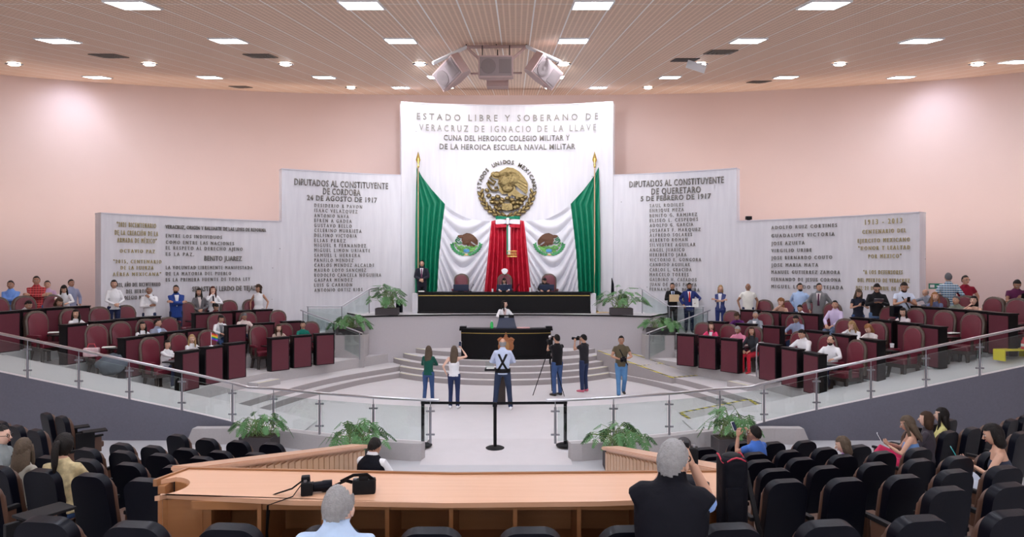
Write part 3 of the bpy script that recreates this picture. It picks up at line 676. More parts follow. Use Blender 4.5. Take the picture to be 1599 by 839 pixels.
bm = BM(); box(bm, (0, -.22, zz(346)), (.11, .07, .24), .025); obj('knot', bm, M_fw, bow, smooth=True)
for x, wd, m, nm_ in ((-.06, .06, M_fg, 'green_tail'), (.015, .085, M_fw, 'white_tail'), (.085, .03, M_fr, 'red_tail')):
    bm = BM(); box(bm, (x+.04, -.13, (zz(352)+zz(398))/2), (wd, .02, zz(352)-zz(398))); obj(nm_, bm, m, bow)
bm = BM()
for q in (392.5, 401):
    box(bm, (.16, -.15, zz(q)), (.36, .03, .035), .01)
for i in range(9): box(bm, (.0+.04*i, -.15, zz(397)), (.012, .02, .12))
obj('gold_fringe', bm, M_gold, bow)

# ------------------------------------------------------------------ ceiling fittings
TILT = math.atan(.1748)
def on_ceiling(name, x, y, label, cat, group=None, drop=0.):
    e = empty(name, (x, y, ceil_z(y)-drop), 0, label, cat, group); e.rotation_euler = (TILT, 0, 0); return e
M_emit = mat('lit_diffuser', (.87, .93, 1.05), .5, emit=PANEL_EMIT); M_emit2 = mat('lit_spot_lens', (1.0, .98, .95), .5, emit=SPOT_EMIT)
rows = [(3.65, [-1100, -28, 1045, 2117], 'added fill row over nearest seats'), (7.28, [-320, 218, 755, 1294, 1832], 'added fill row over press table'), (10.9, [208, 565, 925, 1286], 'row over the audience'), (14.5, [91, 357, 626, 895, 1168, 1438], 'row in front of the loudspeakers'), (21.9, [152, 328, 506, 684, 865, 1046, 1227, 1407], 'row behind the loudspeakers'), (25.6, [626, 934], 'row nearest the tall panel')]  # first two rows: unseen panels added to brighten the table and seats
frame_me = None
for y, pxs, nm in rows:
    for i, q in enumerate(pxs):
        x = CX+(q-PX)/F*y
        e = on_ceiling('ceiling_light', x, y, '%s lit square ceiling panel from the left in the %s' % (ORD[i], nm), 'ceiling light', 'square ceiling panels', .012)
        if frame_me is None:
            bm = BM()
            for cx, cy, sx, sy in ((0, .3, .64, .03), (0, -.3, .64, .03), (.305, 0, .03, .6), (-.305, 0, .03, .6)): box(bm, (cx, cy, -.004), (sx, sy, .03))
            f1 = obj('frame', bm, M_white, e); frame_me = f1.data
            bm = BM(); box(bm, (0, 0, 0), (.585, .575, .012)); f2 = obj('diffuser', bm, M_emit, e); diff_me = f2.data
        else:
            link_mesh('frame', frame_me, e); link_mesh('diffuser', diff_me, e)
e = on_ceiling('ceiling_light', 13.66, 18.0, 'lone lit square ceiling panel at the outer end of the spotlight row', 'ceiling light', 'square ceiling panels', .012); link_mesh('frame', frame_me, e); link_mesh('diffuser', diff_me, e)
ring_me = None
for y, pxs, nm in ((18.35, [22, 233, 446, 656, 880, 1094, 1311, 1526], 'long row of spotlights'), (25.4, [548, 702, 857, 1012], 'short row of spotlights by the tall panel')):
    for i, q in enumerate(pxs):
        x = CX+(q-PX)/F*y; e = on_ceiling('recessed_spotlight', x, y, '%s round ceiling spotlight from the left, %s' % (ORD[i], nm), 'spotlight', 'round ceiling spotlights', .01)
        if ring_me is None:
            bm = BM(); lathe(bm, [(.13, 0), (.20, -.005), (.21, -.03), (.17, -.04), (.13, -.02)], seg=24); r1 = obj('trim_ring', bm, M_greysteel, e, smooth=True); ring_me = r1.data
            bm = BM(); ball(bm, (0, 0, -.02), (.15, .15, .05), 16, 8); r2 = obj('lens', bm, M_emit2, e, smooth=True); lens_me = r2.data
        else: link_mesh('trim_ring', ring_me, e); link_mesh('lens', lens_me, e)
M_vent = mat('vent_dark', (.20, .165, .14), .6, metal=.3)
for i, (q, py, where) in enumerate(((170, 86, 'between the outermost panel and spotlight rows over the hanging-coat side'), (407, 86, 'between the second and third spotlights'), (1125, 80, 'above the sixth spotlight'), (376, 135, 'far back by the curved wall near the panel with quotations'), (1185, 127, 'far back by the curved wall near the panel listing Ruiz Cortines'))):
    s_ = (233-py)/.634; d = F*3.66/s_; x = CX+(q-PX)/F*d
    e = on_ceiling('ceiling_vent', x, d, 'dark ceiling air vent '+where, 'air vent', None, .015)
    bm = BM(); 
    for k, r in enumerate((.30, .22, .14, .06)):
        for cx, cy, sx, sy in ((0, r, 2*r+.05, .04), (0, -r, 2*r+.05, .04), (r, 0, .04, 2*r), (-r, 0, .04, 2*r)): box(bm, (cx, cy, -.012*k), (sx, sy, .02))
    obj('louvres', bm, M_vent, e); bm = BM(); box(bm, (0, 0, .012), (.62, .62, .01)); obj('back_plate', bm, M_blackm, e)
e = on_ceiling('access_hatch', CX+(1065-PX)/F*18.0, 17.7, 'open black ceiling hatch hanging beside a lit square panel', 'hatch', None, .0)
bm = BM(); box(bm, (0, 0, -.01), (.62, .62, .015)); obj('opening', bm, M_blackm, e); bm = BM(); box(bm, (.3, -.18, -.11), (.5, .02, .2), M=Matrix.Rotation(.3, 4, 'Y')); obj('hatch_lid', bm, M_white, e)
# loudspeaker cluster hung from the ceiling
M_spk = mat('beige_pink_cabinet', (.52, .36, .33), .6); M_grille = mat('speaker_grille', (.30, .235, .23), .8, noise_amt=.3, nscale=220)
SY = 15.1; sp = lambda q, r, d=SY: V(W(q, r, d))
tr = empty('speaker_truss', sp(775, 76), 0, 'bent steel truss hung from the ceiling carrying three loudspeakers', 'truss')
def tube_part(name, a, b, r, m, par): 
    bm = BM(); cyl(bm, V(a)-par.location, V(b)-par.location, r); return obj(name, bm, m, par, smooth=True, angle=.8)
P0, P1 = sp(728, 73.5), sp(822, 72.5)
tube_part('crossbar', P0, P1, .035, M_spk, tr)
for a, b in ((P0, sp(676, 99, 14.6)), (P1, sp(875, 97, 14.6))): tube_part('side_bar', a, b, .04, M_white, tr)
for a, b in ((P0, sp(748, 92)), (P1, sp(800, 92))): tube_part('brace', a, b, .03, M_spk, tr)
for a in (P0, P1, sp(775, 73)): tube_part('hanger', a, (a.x, a.y, ceil_z(a.y)), .015, M_blackm, tr)
tube_part('rear_bar', sp(735, 115, 15.6), sp(815, 114, 15.6), .02, M_spk, tr)
def speaker(label, c, rz, tilt, roll, hang):
    e = empty('loudspeaker', c, 0, label, 'loudspeaker', 'loudspeakers under the ceiling'); e.rotation_euler = Matrix(Matrix.Rotation(rz, 3, 'Z') @ Matrix.Rotation(tilt, 3, 'X') @ Matrix.Rotation(roll, 3, 'Y')).to_euler()
    bm = BM(); prism(bm, [(-.38, -.2), (.38, -.2), (.38, .06), (.2, .26), (-.2, .26), (-.38, .06)], -.23, .23, bev=0); obj('cabinet', bm, M_spk, e)
    bm = BM(); box(bm, (0, -.205, 0), (.70, .02, .40), .008); obj('grille', bm, M_grille, e)
    bm = BM()
    g = lathe(bm, [(.165, 0), (.165, .012), (.12, .012), (.05, .005), (.0, .01)], seg=24); xf(bm, g, Matrix.Translation((-.16, -.215, 0)) @ Matrix.Rotation(PI/2, 4, 'X')); obj('woofer', bm, mat('grille_dark', (.23, .18, .175), .8), e)
    bm = BM(); box(bm, (.2, -.217, 0), (.26, .012, .3)); obj('horn', bm, mat('grille_dark', (.23, .18, .175), .8), e)
    bm = BM(); box(bm, (-.31, -.218, -.02), (.03, .01, .05)); obj('badge', bm, M_blackm, e)
    bm = BM(); cyl(bm, (-.3, 0, .22), (-.3, 0, .22+hang), .01); cyl(bm, (.3, 0, .22), (.3, 0, .22+hang), .01); obj('bracket', bm, M_blackm, e)
    return e
speaker('middle loudspeaker of the hanging cluster, facing straight forward', sp(774.5, 106), 0, .12, 0, .26)
speaker('loudspeaker on the left end of the hanging cluster, turned outwards', sp(707, 112), -.65, .45, -.42, .02)
speaker('loudspeaker on the right end of the hanging cluster, turned outwards', sp(847, 110), .65, .45, .42, .02)
e = empty('junction_box', sp(777, 128, 15.9), 0, 'plain beige box hanging below the middle loudspeaker', 'speaker box'); bm = BM(); box(bm, (0, 0, 0), (.50, .3, .27), .01); obj('box_body', bm, M_spk, e)
bm = BM(); cyl(bm, (0, 0, .13), (0, 0, ceil_z(15.9)-e.location.z), .012); obj('hanger', bm, M_blackm, e)
# small fittings on the monument tops and walls
fl = empty('floodlight', W(1169, 345, 24.2), 0, 'small black floodlight on top of the low lettered panel', 'floodlight'); bm = BM(); box(bm, (0, 0, .1), (.2, .14, .12), .01); obj('lamp_body', bm, M_blackm, fl); bm = BM(); box(bm, (0, 0, .02), (.1, .1, .05)); obj('bracket', bm, M_blackm, fl)
p = ray_circle(1461, 0, 11.3, 17.0); ex = empty('exit_sign', (p.x, p.y, CZ-(447-PY)/F*p.y), yaw_to(p.x-CX, p.y)+0, 'small green sign on the pink wall beside the plaid-shirted man', 'sign')
bm = BM(); box(bm, (0, -.05, 0), (.38, .03, .17), .005); obj('sign_panel', bm, mat('sign_green', (.02, .22, .14), .5), ex)
bm = BM(); box(bm, (-.09, -.07, 0), (.12, .01, .09)); box(bm, (.08, -.07, .0), (.12, .01, .03)); obj('pictogram', bm, M_white, ex)
# ------------------------------------------------------------------ dais desk and podium
dd = empty('presidium_desk', (.065, 25.1, DZ), 0, 'long black lacquered desk with gold line on the dais', 'desk')
bm = BM(); box(bm, (0, 0, .39), (6.25, .36, .70), .01); obj('body', bm, M_black, dd)
bm = BM(); box(bm, (0, .04, .755), (6.38, .62, .045), .012); obj('desk_top', bm, M_black, dd)
bm = BM(); box(bm, (0, -.02, .03), (6.3, .42, .07), .01); obj('plinth', bm, M_black, dd)
bm = BM(); box(bm, (0, -.183, .645), (6.24, .012, .022)); obj('gold_line', bm, M_gold, dd)
for sg in (-1, 1):
    bm = BM(); box(bm, (sg*3.24, .06, .36), (.2, .5, .72), .01); obj('end_block', bm, M_stone, dd)
def monitor(x, y, z, label):
    e = empty('monitor', (x, y, z), 0, label, 'monitor', 'monitors on the long black desk')
    bm = BM(); box(bm, (0, 0, .15), (.56, .03, .24), .008, M=Matrix.Rotation(.15, 4, 'X')); obj('screen_housing', bm, M_screen, e)
    bm = BM(); box(bm, (0, .03, .02), (.22, .14, .035), .01); obj('stand', bm, M_blackm, e); return e
for q, lb in ((720, 'dark blue monitor in front of the empty chair on the dais'), (787.5, 'dark blue monitor in front of the woman seated mid-dais'), (853.5, 'dark blue monitor in front of the man bowing his head on the dais')):
    monitor(CX+(q-PX)/F*25.15, 25.15, DZ+.778, lb)
def gooseneck(x, y, z, label, h=.3, lean=.12, grp=None):
    e = empty('microphone', (x, y, z), 0, label, 'microphone', grp); bm = BM(); lathe(bm, [(.05, 0), (.05, .02), (.02, .03)], seg=12); obj('base', bm, M_blackm, e)
    bm = BM(); pts = [(lean*t*t, -.05*t, .02+h*t) for t in [i/6 for i in range(7)]]; tube(bm, pts, [.008]*7, 6); obj('gooseneck', bm, M_blackm, e)
    bm = BM(); ball(bm, (lean, -.05, .02+h+.02), (.016, .016, .035), 8, 6); obj('capsule', bm, M_blackm, e); return e
for i, (q, w_) in enumerate(((735, 'beside the monitor of the empty dais chair'), (806, 'beside the seated woman mid-dais'), (838, 'beside the man bowing his head on the dais'))):
    gooseneck(CX+(q-PX)/F*25.1, 25.0, DZ+.778, 'thin black gooseneck microphone '+w_, .22, .1 if i != 2 else -.1, 'dais microphones')
def small_cup(x, y, z, label, m=None, r=.035, h=.11):
    e = empty('cup', (x, y, z), 0, label, 'cup'); bm = BM(); lathe(bm, [(r*.8, 0), (r, h), (r*.9, h), (r*.7, .01)], seg=14); obj('vessel', bm, m or M_white, e, smooth=True, angle=.6); return e
small_cup(CX+(769-PX)/F*25, 25.0, DZ+.778, 'white cup on the long desk left of the seated woman\'s monitor'); small_cup(CX+(828-PX)/F*25, 25.0, DZ+.778, 'white cup on the long desk by the red drape edge', None, .045, .16)
ppr = empty('paper_stack', (CX+(658-PX)/F*25, 25.0, DZ+.778), .2, 'small white paper pile on the end of the long desk near the suited man', 'papers'); bm = BM(); box(bm, (0, 0, .02), (.2, .15, .04), .004); obj('sheets', bm, M_paper, ppr)

pod = empty('podium', (.165, 22.72, 2*RISE*2), 0, 'curved black podium with carved brown crest at the top of the stage steps', 'podium')
def curved_front(hw, bulge, y0, n=20): return [(-hw+2*hw*i/n, y0-bulge*(1-(2*i/n-1)**2)) for i in range(n+1)]
def pod_part(name, hw, bulge, y0, yb, z0, z1, m, bev=0.):
    bm = BM(); prism(bm, curved_front(hw, bulge, y0)+[(hw, yb), (-hw, yb)], z0, z1); return obj(name, bm, m, pod)
pod_part('body', 1.48, .22, -.1, .1, .06, .93, M_black); pod_part('plinth', 1.52, .22, -.15, .12, 0, .08, M_black); pod_part('podium_top', 1.54, .24, -.14, .30, .93, 1.0, M_black)
pod_part('gold_line', 1.485, .222, -.105, .1, .845, .862, M_gold)
for sg in (-1, 1):
    bm = BM(); box(bm, (sg*1.42, .0, 1.03), (.22, .3, .07), .01); obj('end_rail', bm, M_black, pod)
M_crest = mat('carved_wood', (.36, .13, .045), .45, noise_amt=.3, nscale=25, bump=.4, bscale=40)
bm = BM(); half = [(0, .86), (.03, .80), (.05, .74), (.10, .70), (.16, .74), (.22, .72), (.29, .66), (.24, .60), (.22, .54), (.26, .46), (.25, .36), (.18, .28), (.10, .22), (.0, .16)]
slab(bm, half[::-1]+[(-x, z) for x, z in half[1:-1]], .06, .015, Matrix.Translation((0, -.34, .0)))
for sg in (-1, 1): tube(bm, [(sg*.08, -.38, .66), (sg*.18, -.40, .69), (sg*.25, -.40, .64), (sg*.20, -.40, .58)], [.025, .03, .028, .02], 8)
obj('crest', bm, M_crest, pod, smooth=True, angle=.7)
bm = BM(); ball(bm, (0, -.38, .44), (.13, .03, .17), 14, 8); obj('crest_shield', bm, mat('crest_shield', (.40, .20, .07), .4), pod, smooth=True)
bm = BM(); box(bm, (0, -.38, .80), (.03, .05, .2), .008); box(bm, (0, -.38, .80), (.1, .05, .03), .008); obj('crest_cross', bm, M_crest, pod)
PODT = 2*RISE*2+1.0
lec = empty('lectern', (CX+(791-PX)/F*22.9, 22.85, PODT), 0, 'black reading stand on the podium in front of the speaking woman', 'lectern')
bm = BM(); prism(bm, [(-.34, -.2), (.34, -.2), (.34, .2), (-.34, .2)], 0, .02); b_ = bm.verts[:]
pts0 = [(-.33, -.18, .02), (.33, -.18, .02), (.33, .18, .02), (-.33, .18, .02)]; pts1 = [(-.24, -.1, .34), (.24, -.1, .34), (.24, .12, .40), (-.24, .12, .40)]
a_ = [bm.verts.new(p) for p in pts0]; c_ = [bm.verts.new(p) for p in pts1]; bm.faces.new(c_)
for i in range(4): bm.faces.new((a_[i], a_[(i+1) % 4], c_[(i+1) % 4], c_[i]))
obj('stand', bm, M_screen, lec)
bm = BM(); box(bm, (0, -.08, .38), (.50, .04, .12), .01, M=Matrix.Rotation(-.0, 4, 'X')); obj('clock_display', bm, M_blackm, lec)
bm = BM(); box(bm, (.0, -.103, .37), (.14, .006, .05)); obj('label_plate', bm, M_greysteel, lec)
bt = empty('bottle', (CX+(768-PX)/F*22.8, 22.75, PODT), 0, 'green plastic bottle on top of the podium', 'bottle')
bm = BM(); lathe(bm, [(.05, 0), (.055, .02), (.055, .15), (.03, .2), (.018, .22)], seg=14); obj('bottle_body', bm, mat('green_plastic', (.04, .55, .12), .3), bt, smooth=True, angle=.7)
bm = BM(); lathe(bm, [(.022, .22), (.022, .25)], seg=12); obj('cap', bm, M_white, bt)
pp = empty('paper_stack', (CX+(817-PX)/F*22.8, 22.75, PODT), .1, 'pinkish papers lying on top of the podium', 'papers'); bm = BM(); box(bm, (0, 0, .015), (.42, .2, .03), .004); obj('sheets', bm, mat('pink_paper', (.75, .45, .45), .8), pp)
# ------------------------------------------------------------------ planters
def leaf(bm, M, L, rnd):
    """a lobed philodendron leaf along +y"""
    n = 6
    for sg in (-1, 1):
        for k in range(n):
            t = .08+.86*k/n; ln = L*(.52-.34*t)*rnd.uniform(.85, 1.1); a = math.radians(75-48*t); b0 = V((0, t*L, 0)); dr = V((sg*math.sin(a), math.cos(a), -.12)); wd = V((-dr.y*sg, dr.x*sg, 0)).normalized()*L*.055
            vs = [bm.verts.new(M @ p) for p in (b0-wd*.5, b0+wd*.5, b0+dr*ln*.6+wd*1.0, b0+dr*ln, b0+dr*ln*.55-wd*1.0)]; bm.faces.new(vs)
    vs = [bm.verts.new(M @ V(p)) for p in ((-.06*L, 0, 0), (.06*L, 0, 0), (.045*L, .6*L, 0), (0, 1.08*L, -.05*L), (-.045*L, .6*L, 0))]; bm.faces.new(vs)
def planter(loc, rz, pw, pd, ph, n, spread, hgt, label, seed, L=.34):
    r = random.Random(seed); e = empty('potted_plant', loc, rz, label, 'potted plant')
    bm = BM(); box(bm, (0, 0, ph/2), (pw, pd, ph), .012); obj('planter_box', bm, M_pot, e)
    bm = BM(); box(bm, (0, 0, ph-.01), (pw-.06, pd-.06, .04)); obj('soil', bm, M_soil, e)
    bl, bs = BM(), BM()
    for i in range(n):
        a = r.uniform(0, 2*PI); q = math.sqrt(r.random()); rr = spread*q; h = hgt*(1-.55*q*q)*r.uniform(.65, 1.05)
        b0 = V((r.uniform(-.35, .35)*pw, r.uniform(-.3, .3)*pd, ph)); tip = V((rr*math.cos(a)*1.0, rr*math.sin(a)*.75, ph+h)); mid = (b0+tip)/2+V((0, 0, .16*h+.05))
        tube(bs, [b0, mid, tip], [.008, .006, .004], 5)
        dr = (tip-mid); dr.z -= .12+.25*q; dr.normalize(); up = V((0, 0, 1)); x = dr.cross(up).normalized(); z = x.cross(dr); tw = r.uniform(-.5, .5)
        M = Matrix((( x.x, dr.x, z.x, tip.x), (x.y, dr.y, z.y, tip.y), (x.z, dr.z, z.z, tip.z), (0, 0, 0, 1))) @ Matrix.Rotation(tw, 4, 'Y')
        leaf(bl, M, L*r.uniform(.7, 1.15), r)
    obj('stems', bs, M_stem, e); obj('foliage', bl, M_leaf, e); return e
p = W(604, 490.5, 24.0); planter((p.x, 24.1, DZ), 0, .78, .45, .24, 46, .62, .85, 'leafy plant in dark box on the dais by the lettered Cordoba panel', 1)
p = W(970.5, 490.5, 24.0); planter((p.x, 24.1, DZ), 0, .78, .45, .24, 50, .85, .72, 'wide leafy plant in dark box on the dais by the Queretaro panel', 2)
planter((-5.15, 23.25, 1.36), .1, .85, .42, .22, 36, .65, .50, 'bushy plant in dark box on the pedestal below the Cordoba panel', 3)
planter((5.4, 23.25, 1.36), -.1, .95, .42, .22, 36, .62, .48, 'bushy plant in dark box on the pedestal near the men with folders', 4)
planter((-4.6, 13.62, -.1), -.1, .66, .42, .38, 40, .56, .50, 'trailing green plant in dark box before the low wall, beside the front seat rows', 5, .25)
planter((-2.45, 12.72, -.1), 0, .6, .4, .36, 52, .60, .55, 'large green plant before the low wall behind the vested man', 6, .26)
planter((2.4, 12.7, -.1), 0, .55, .4, .36, 52, .58, .52, 'large green plant before the low wall at the end of the wooden aisle wall', 7, .26)
planter((4.75, 13.5, -.1), .1, .7, .42, .38, 46, .55, .62, 'green plant in dark box before the low wall beside the man photographing in blue', 8, .25)
# ------------------------------------------------------------------ glass balustrades
def zb(x): return max(.235, ramp_z(x)+.0)
def part_tube(name, pts, r, m, par, seg=10):
    bm = BM(); tube(bm, [V(p)-par.location for p in pts], [r]*len(pts), seg); return obj(name, bm, m, par, smooth=True, angle=.9)
def solve_x(px):
    d = 14.
    for _ in range(12): x = CX+(px-PX)/F*d; d = bal_y(x)
    return x
def panel(par, p0, p1, z0a, z0b, z1a, z1b, name='glass_panel'):
    """an upright glass sheet between two plan points"""
    p0, p1 = V(p0), V(p1); t = (p1-p0).normalized(); n = V((t.y, -t.x))*.006; bm = BM(); L = par.location
    c = [(p0, z0a), (p1, z0b), (p1, z1b), (p0, z1a)]
    A_ = [bm.verts.new((q.x+n.x-L.x, q.y+n.y-L.y, z-L.z)) for q, z in c]; B_ = [bm.verts.new((q.x-n.x-L.x, q.y-n.y-L.y, z-L.z)) for q, z in c]
    bm.faces.new(A_); bm.faces.new(B_[::-1])
    for i in range(4):
        f = bm.faces.new((A_[i], A_[(i+1) % 4], B_[(i+1) % 4], B_[i])); f.material_index = 1
    return obj(name, bm, [M_glass, M_glassedge], par)
post_me = None
for s, pxs, nm in ((-1, [672, 583, 499, 427, 363, 284, 202, 123, 43], 'long curved glass balustrade rising along the ramp towards the Armada inscription side'), (1, [867, 958, 1045, 1124, 1193, 1275, 1360, 1446, 1530], 'long curved glass balustrade rising along the ramp beside the hazard-taped plate')):
    X = [solve_x(q) for q in pxs]; X.append(X[-1]+s*1.15); X.append(X[-1]+s*1.15)
    e = empty('glass_balustrade', (X[0], bal_y(X[0]), 0), 0, nm, 'balustrade')
    rail = []; xx = X[0]-s*.17
    while s*(X[-1]+s*.3-xx) > 0:
        rail.append((xx, bal_y(xx), zb(xx)+.835)); xx += s*.2
    part_tube('handrail', rail, .03, M_steel, e, 12)
    for i, x in enumerate(X):
        y = bal_y(x); z = zb(x)
        if post_me is None:
            bm = BM(); cyl(bm, (0, 0, 0), (0, 0, .70), .024, seg=12); cyl(bm, (0, 0, .70), (0, 0, .82), .009, seg=8); po = obj('post', bm, M_greysteel, e, smooth=True, angle=.9); post_me = po.data
            bm = BM(); box(bm, (0, 0, 0), (.17, .035, .035), .006); cl = obj('clamp', bm, M_greysteel, po); cl_me = cl.data; cl.location = (0, 0, .17)
            cl2 = link_mesh('clamp', cl_me, po); cl2.location = (0, 0, .62)
        else:
            po = link_mesh('post', post_me, e)
            for h in (.17, .62): c2 = link_mesh('clamp', cl_me, po); c2.location = (0, 0, h)
        po.location = (x-e.location.x, y-e.location.y, z)
    for x0, x1 in zip(X, X[1:]):
        a_, b_ = x0+s*.05, x1-s*.05
        panel(e, (a_, bal_y(a_)), (b_, bal_y(b_)), zb(a_)+.05, zb(b_)+.05, zb(a_)+.70, zb(b_)+.70)
# railings of the stairs beside the dais
for s, nm, nm2 in ((-1, 'by the Cordoba panel', 'below the Cordoba panel'), (1, 'held by the men with folders', 'below the men with folders')):
    q = lambda p: V((*mir((p[0], p[1]), s), p[2]))
    for lab, pts, posts in (('stair landing railing of steel and glass '+nm, [(-6.95, 24.35, 2.25), (-5.72, 24.45, 2.25), (-4.75, 25.0, 2.92)], ((-6.9, 24.35, 1.30), (-5.72, 24.45, 1.36), (-4.85, 24.95, DZ))),
                            ('sloping stair railing of steel and glass '+nm2, [(-7.05, 24.0, 2.14), (-4.5, 22.35, 1.48)], ((-6.95, 23.95, 1.30), (-5.6, 23.1, .95), (-4.62, 22.42, TZ[0])))):
        pts = [q(p) for p in pts]; e = empty('stair_railing', pts[0]-V((0, 0, .9)), 0, lab, 'railing')
        part_tube('handrail', pts, .022, M_steel, e)
        tops = []
        for p in posts:
            p = q(p); 
            # height of the rail above this post
            best = None
            for a_, b_ in zip(pts, pts[1:]):
                t = ((p.x-a_.x)*(b_.x-a_.x)+(p.y-a_.y)*(b_.y-a_.y))/max(1e-6, (b_.x-a_.x)**2+(b_.y-a_.y)**2)
                if -.1 <= t <= 1.1: best = a_.z+(b_.z-a_.z)*t
            zt = best if best is not None else p.z+.9
            part_tube('post', [p, (p.x, p.y, zt)], .018, M_greysteel, e, 8); tops.append((p, zt))
        for (p0, z0), (p1, z1) in zip(tops, tops[1:]): panel(e, (p0.x, p0.y), (p1.x, p1.y), p0.z+.08, p1.z+.08, z0-.08, z1-.08)
# short bent grab rails in the tiers
for q, py, z, R, lab in ((360, 588, TZ[0], 7.75, 'bent steel grab rail in the aisle beside the desk trio with the pride flag'), (1187, 600, TZ[0], 7.75, 'bent steel grab rail beside the front desk of the dark-haired man in white'), (1318, 540, TZ[1], 9.6, 'short steel grab rail behind the man in the lilac shirt'), (1390, 505, TZ[2], 11.0, 'looped steel grab rail by the man with the shoulder bag')):
    p = ray_circle(q, BC.x, BC.y, R); e = empty('grab_rail', (p.x, p.y, z), yaw_to(-p.x, 16-p.y), lab, 'grab rail')
    bm = BM(); tube(bm, [(0, .12, 0), (0, .12, .82), (0, .09, .9), (0, .02, .94), (0, -.1, .94), (0, -.17, .9), (0, -.2, .82), (0, -.2, 0)], [.02]*8, 10); obj('rail', bm, M_steel, e, smooth=True)
# ------------------------------------------------------------------ retractable belt posts in the gap
stn = []
for i, (x, y, lab) in enumerate(((-1.40, 13.95, 'black belt post behind the end of the low wall near the two women filming'), (CX+(773-PX)/F*13.9, 13.9, 'black belt post with round base standing free in the floor gap'), (1.50, 13.95, 'black belt post behind the low wall end below the tripod man'))):
    z = 0 if i != 1 else -.045
    e = empty('belt_post', (x, y, z), 0, lab, 'belt post', 'belt posts in the gap'); stn.append(e)
    bm = BM(); lathe(bm, [(.19, 0), (.19, .012), (.15, .03), (.035, .04)], seg=28); obj('base', bm, M_blackm, e, smooth=True, angle=.5)
    bm = BM(); cyl(bm, (0, 0, .03), (0, 0, .86), .034, seg=16); obj('post', bm, M_blackm, e, smooth=True, angle=.9)
    bm = BM(); lathe(bm, [(.04, .84), (.042, .91), (.03, .93)], seg=16); obj('belt_head', bm, M_blackm, e, smooth=True, angle=.6)
for i in (0, 1):
    a_, b_ = stn[i].location, stn[i+1].location; m_ = (a_+b_)/2; e = empty('barrier_belt', (m_.x, m_.y, 0), math.atan2(b_.y-a_.y, b_.x-a_.x), 'taut black barrier belt '+('below the women filming' if i == 0 else 'below the tripod'), 'barrier belt', 'barrier belts')
    bm = BM(); box(bm, (0, 0, .865), ((b_-a_).length-.08, .006, .055)); obj('webbing', bm, M_blackm, e)
# ------------------------------------------------------------------ deputies' desks and armchairs
def make_desk():
    e = empty('deputy_desk')
    bm = BM(); box(bm, (0, 0, .475), (.60, .22, .95), .012); a1 = obj('desk_body', bm, M_black, e)
    bm = BM(); box(bm, (0, .112, .465), (.53, .014, .885), .004); a2 = obj('front_panel', bm, M_burg_panel, e)
    bm = BM(); box(bm, (0, -.29, .70), (.58, .38, .03), .008); a3 = obj('worktop', bm, M_black, e)
    bm = BM(); box(bm, (0, 0, .96), (.63, .25, .03), .008); a4 = obj('top_rim', bm, M_black, e)
    bm = BM(); box(bm, (0, -.22, .67), (.05, .30, .05)); a5 = obj('bracket', bm, M_black, e)
    proto(e, a1, a2, a3, a4, a5); return e
def make_armchair():
    e = empty('armchair'); ch = []
    Mb = Matrix.Translation((0, -.24, .0)) @ Matrix.Rotation(.10, 4, 'X')
    bm = BM(); slab(bm, arch(.54, .42, 1.27, .235, 8, .56), .13, .045, Mb); ch.append(obj('back_shell', bm, M_brown_edge, e, smooth=True, angle=.7))
    bm = BM(); slab(bm, arch(.45, .50, 1.22, .20, 8, .46), .06, .025, Matrix.Translation((0, .065, 0)) @ Mb); slab(bm, arch(.47, .46, 1.23, .21, 8, .48), .05, .02, Matrix.Translation((0, -.062, 0)) @ Mb); ch.append(obj('back_cushion', bm, M_burg, e, smooth=True, angle=.7))
    bm = BM(); box(bm, (0, .05, .445), (.50, .56, .12), .04, seg=3); ch.append(obj('seat', bm, M_burg, e, smooth=True, angle=.7))
    bm = BM(); box(bm, (0, .04, .345), (.52, .54, .09), .012); ch.append(obj('seat_frame', bm, M_darkwood, e))
    for sg in (-1, 1):
        bm = BM(); box(bm, (sg*.285, .05, .67), (.075, .46, .065), .025, seg=3); a = obj('armrest', bm, M_burg, e, smooth=True, angle=.7); ch.append(a)
        bm = BM(); box(bm, (sg*.285, .20, .51), (.05, .06, .28), .012); box(bm, (sg*.285, -.12, .51), (.05, .06, .28), .012); ch.append(obj('arm_support', bm, M_darkwood, e))
    for sx in (-1, 1):
        for sy in (-1, 1):
            bm = BM(); tube(bm, [(sx*.20, .04+sy*.20, .33), (sx*.215, .04+sy*.215, .18), (sx*.235, .04+sy*.24, .03), (sx*.24, .04+sy*.245, 0)], [.05, .04, .038, .05], 8); ch.append(obj('leg', bm, M_darkwood, e, smooth=True, angle=.8))
    proto(e, *ch); return e
D0, A0 = make_desk(), make_armchair(); used = {'d': 0, 'a': 0}
def place(kind, x, y, z, rz, label, group):
    src = D0 if kind == 'd' else A0; o = src if used[kind] == 0 else copy_tree(src); used[kind] += 1
    o.location = (x, y, z); o.rotation_euler = (0, 0, rz); return setp(o, label, 'desk' if kind == 'd' else 'armchair', group)
DESKS = {-1: [[6, 13.3, 20, 32, 38, 44], [5, 10, 15, 19.7, 29, 35.4, 41.5], [4, 9.4, 13.8, 18.2, 28.5, 32.3, 36.3, 40.2], [1.7, 5.4, 9.0, 12.7]],
         1: [[2.2, 10, 17.2, 28.7, 35, 41], [1.7, 9.3, 16, 26.6, 33, 39.6], [.8, 5.6, 10.6, 15.3, 25.5, 29.6, 33.5, 38], [-1.2, 2.3, 6, 10, 13.7]]}
def radial(ph, R, s): a = math.radians(ph); return V((BC.x+s*R*math.cos(a), BC.y+R*math.sin(a)))
def inward(ph, s, rot): a = math.radians(ph+rot); return (-s*math.cos(a), -math.sin(a))
rng = random.Random(4)
SIDE = {-1: 'on the side of the Benito Juarez panel', 1: 'on the side of the Ruiz Cortines panel'}
SIDE_S = {-1: 'Juarez-panel side', 1: 'Cortines-panel side'}
